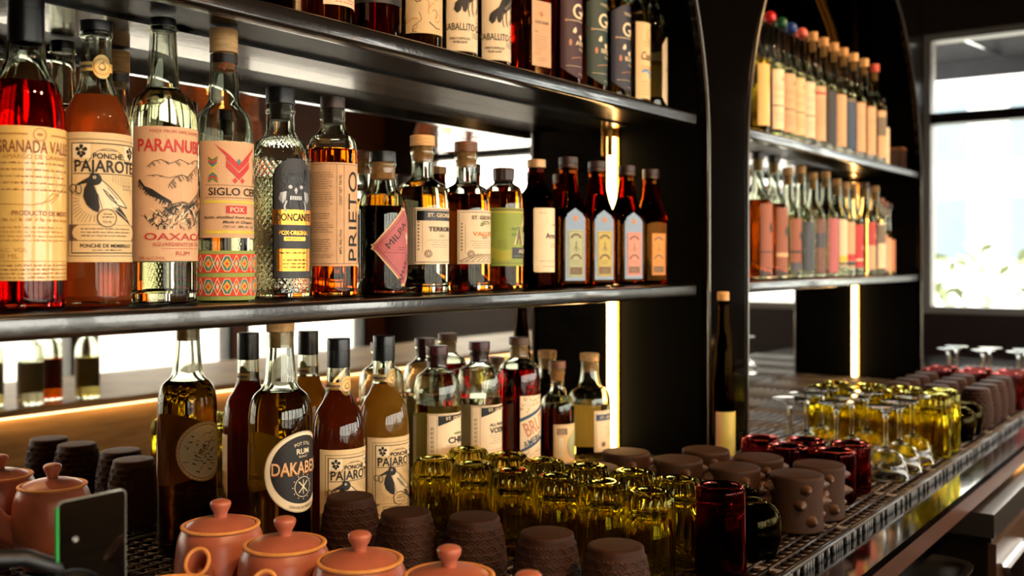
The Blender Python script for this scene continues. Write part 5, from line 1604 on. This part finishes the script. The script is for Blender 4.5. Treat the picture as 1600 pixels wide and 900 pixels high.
st = thing('bar_stool', '', 'stool', (0, 0, 0))
MB().lathe(fil([(0, .66), (.17, .66, .01), (.18, .69, .02), (.165, .72, .02), (0, .725)]), 36).build('seat', 'leather', st)
for i in range(4):
    a = pi / 4 + i * pi / 2
    MB().tube([(.12 * cos(a), .12 * sin(a), .662), (.19 * cos(a), .19 * sin(a), 0)], .013, 10).build('leg', 'bar_wood', st)
MB().tube([(.16 * cos(2 * pi * j / 28), .16 * sin(2 * pi * j / 28), .25) for j in range(28)], .007, 8, closed=True).build('foot_ring', 'brass', st)
series(st, [(1.4 + .72 * i, -1.42, 0) for i in range(5)], [.2 * i for i in range(5)], ['leather-topped bar stool on the guest side of the front bar, %s from the teapot end' % ordl(i) for i in range(5)], 'bar stools')

# added ceiling track, warm fill lights to tint the labels, over the guests' side
tr = thing('fill_light_track', 'black ceiling track added to carry the warm fill lights', 'light track', (2.0, -1.05, HC))
MB().box(-2.6, 2.6, -.018, .018, -.03, -.0005).build('rail', 'rubber', tr)
def spot(lab, x, aim, power):
    t = thing('fill_spotlight', lab, 'lamp', (x, -1.05, HC - .0305), 0, 'added warm fill lights on the ceiling track')
    MB().tube([(0, 0, 0), (0, 0, -.07)], .006, 10).build('stem', 'rubber', t)
    d_ = Vector(aim) - Vector((x, -1.05, HC - .12)); d_.normalize()
    q_ = d_.to_track_quat('-Z', 'Y')
    mt_ = Matrix.Translation((0, 0, -.09)) @ q_.to_matrix().to_4x4()
    MB().lathe(fil([(0, .05), (.032, .05, .006), (.036, -.06), (.033, -.06), (.030, -.03), (0, -.03)]), 28, mtx=mt_).build('head', 'rubber', t)
    l = bpy.data.lights.new('fill_beam', 'SPOT')
    l.energy, l.color, l.spot_size, l.spot_blend, l.shadow_soft_size = power, (1.0, .60, .30), radians(62), .7, .03
    o = bpy.data.objects.new('fill_beam', l); C.objects.link(o)
    o.parent = t; o.location = Vector((0, 0, -.09)) + d_ * .065; o.rotation_euler = q_.to_euler()
for i, (x, ax, pw) in enumerate(((-.3, .75, 95), (.6, 1.0, 95), (1.5, 1.5, 90), (2.6, 2.6, 210), (3.7, 3.1, 210))):
    spot('added warm fill light aimed at the back bar, %s from the left on the track' % ordl(i), x, (ax, 1.0, 1.15), pw)
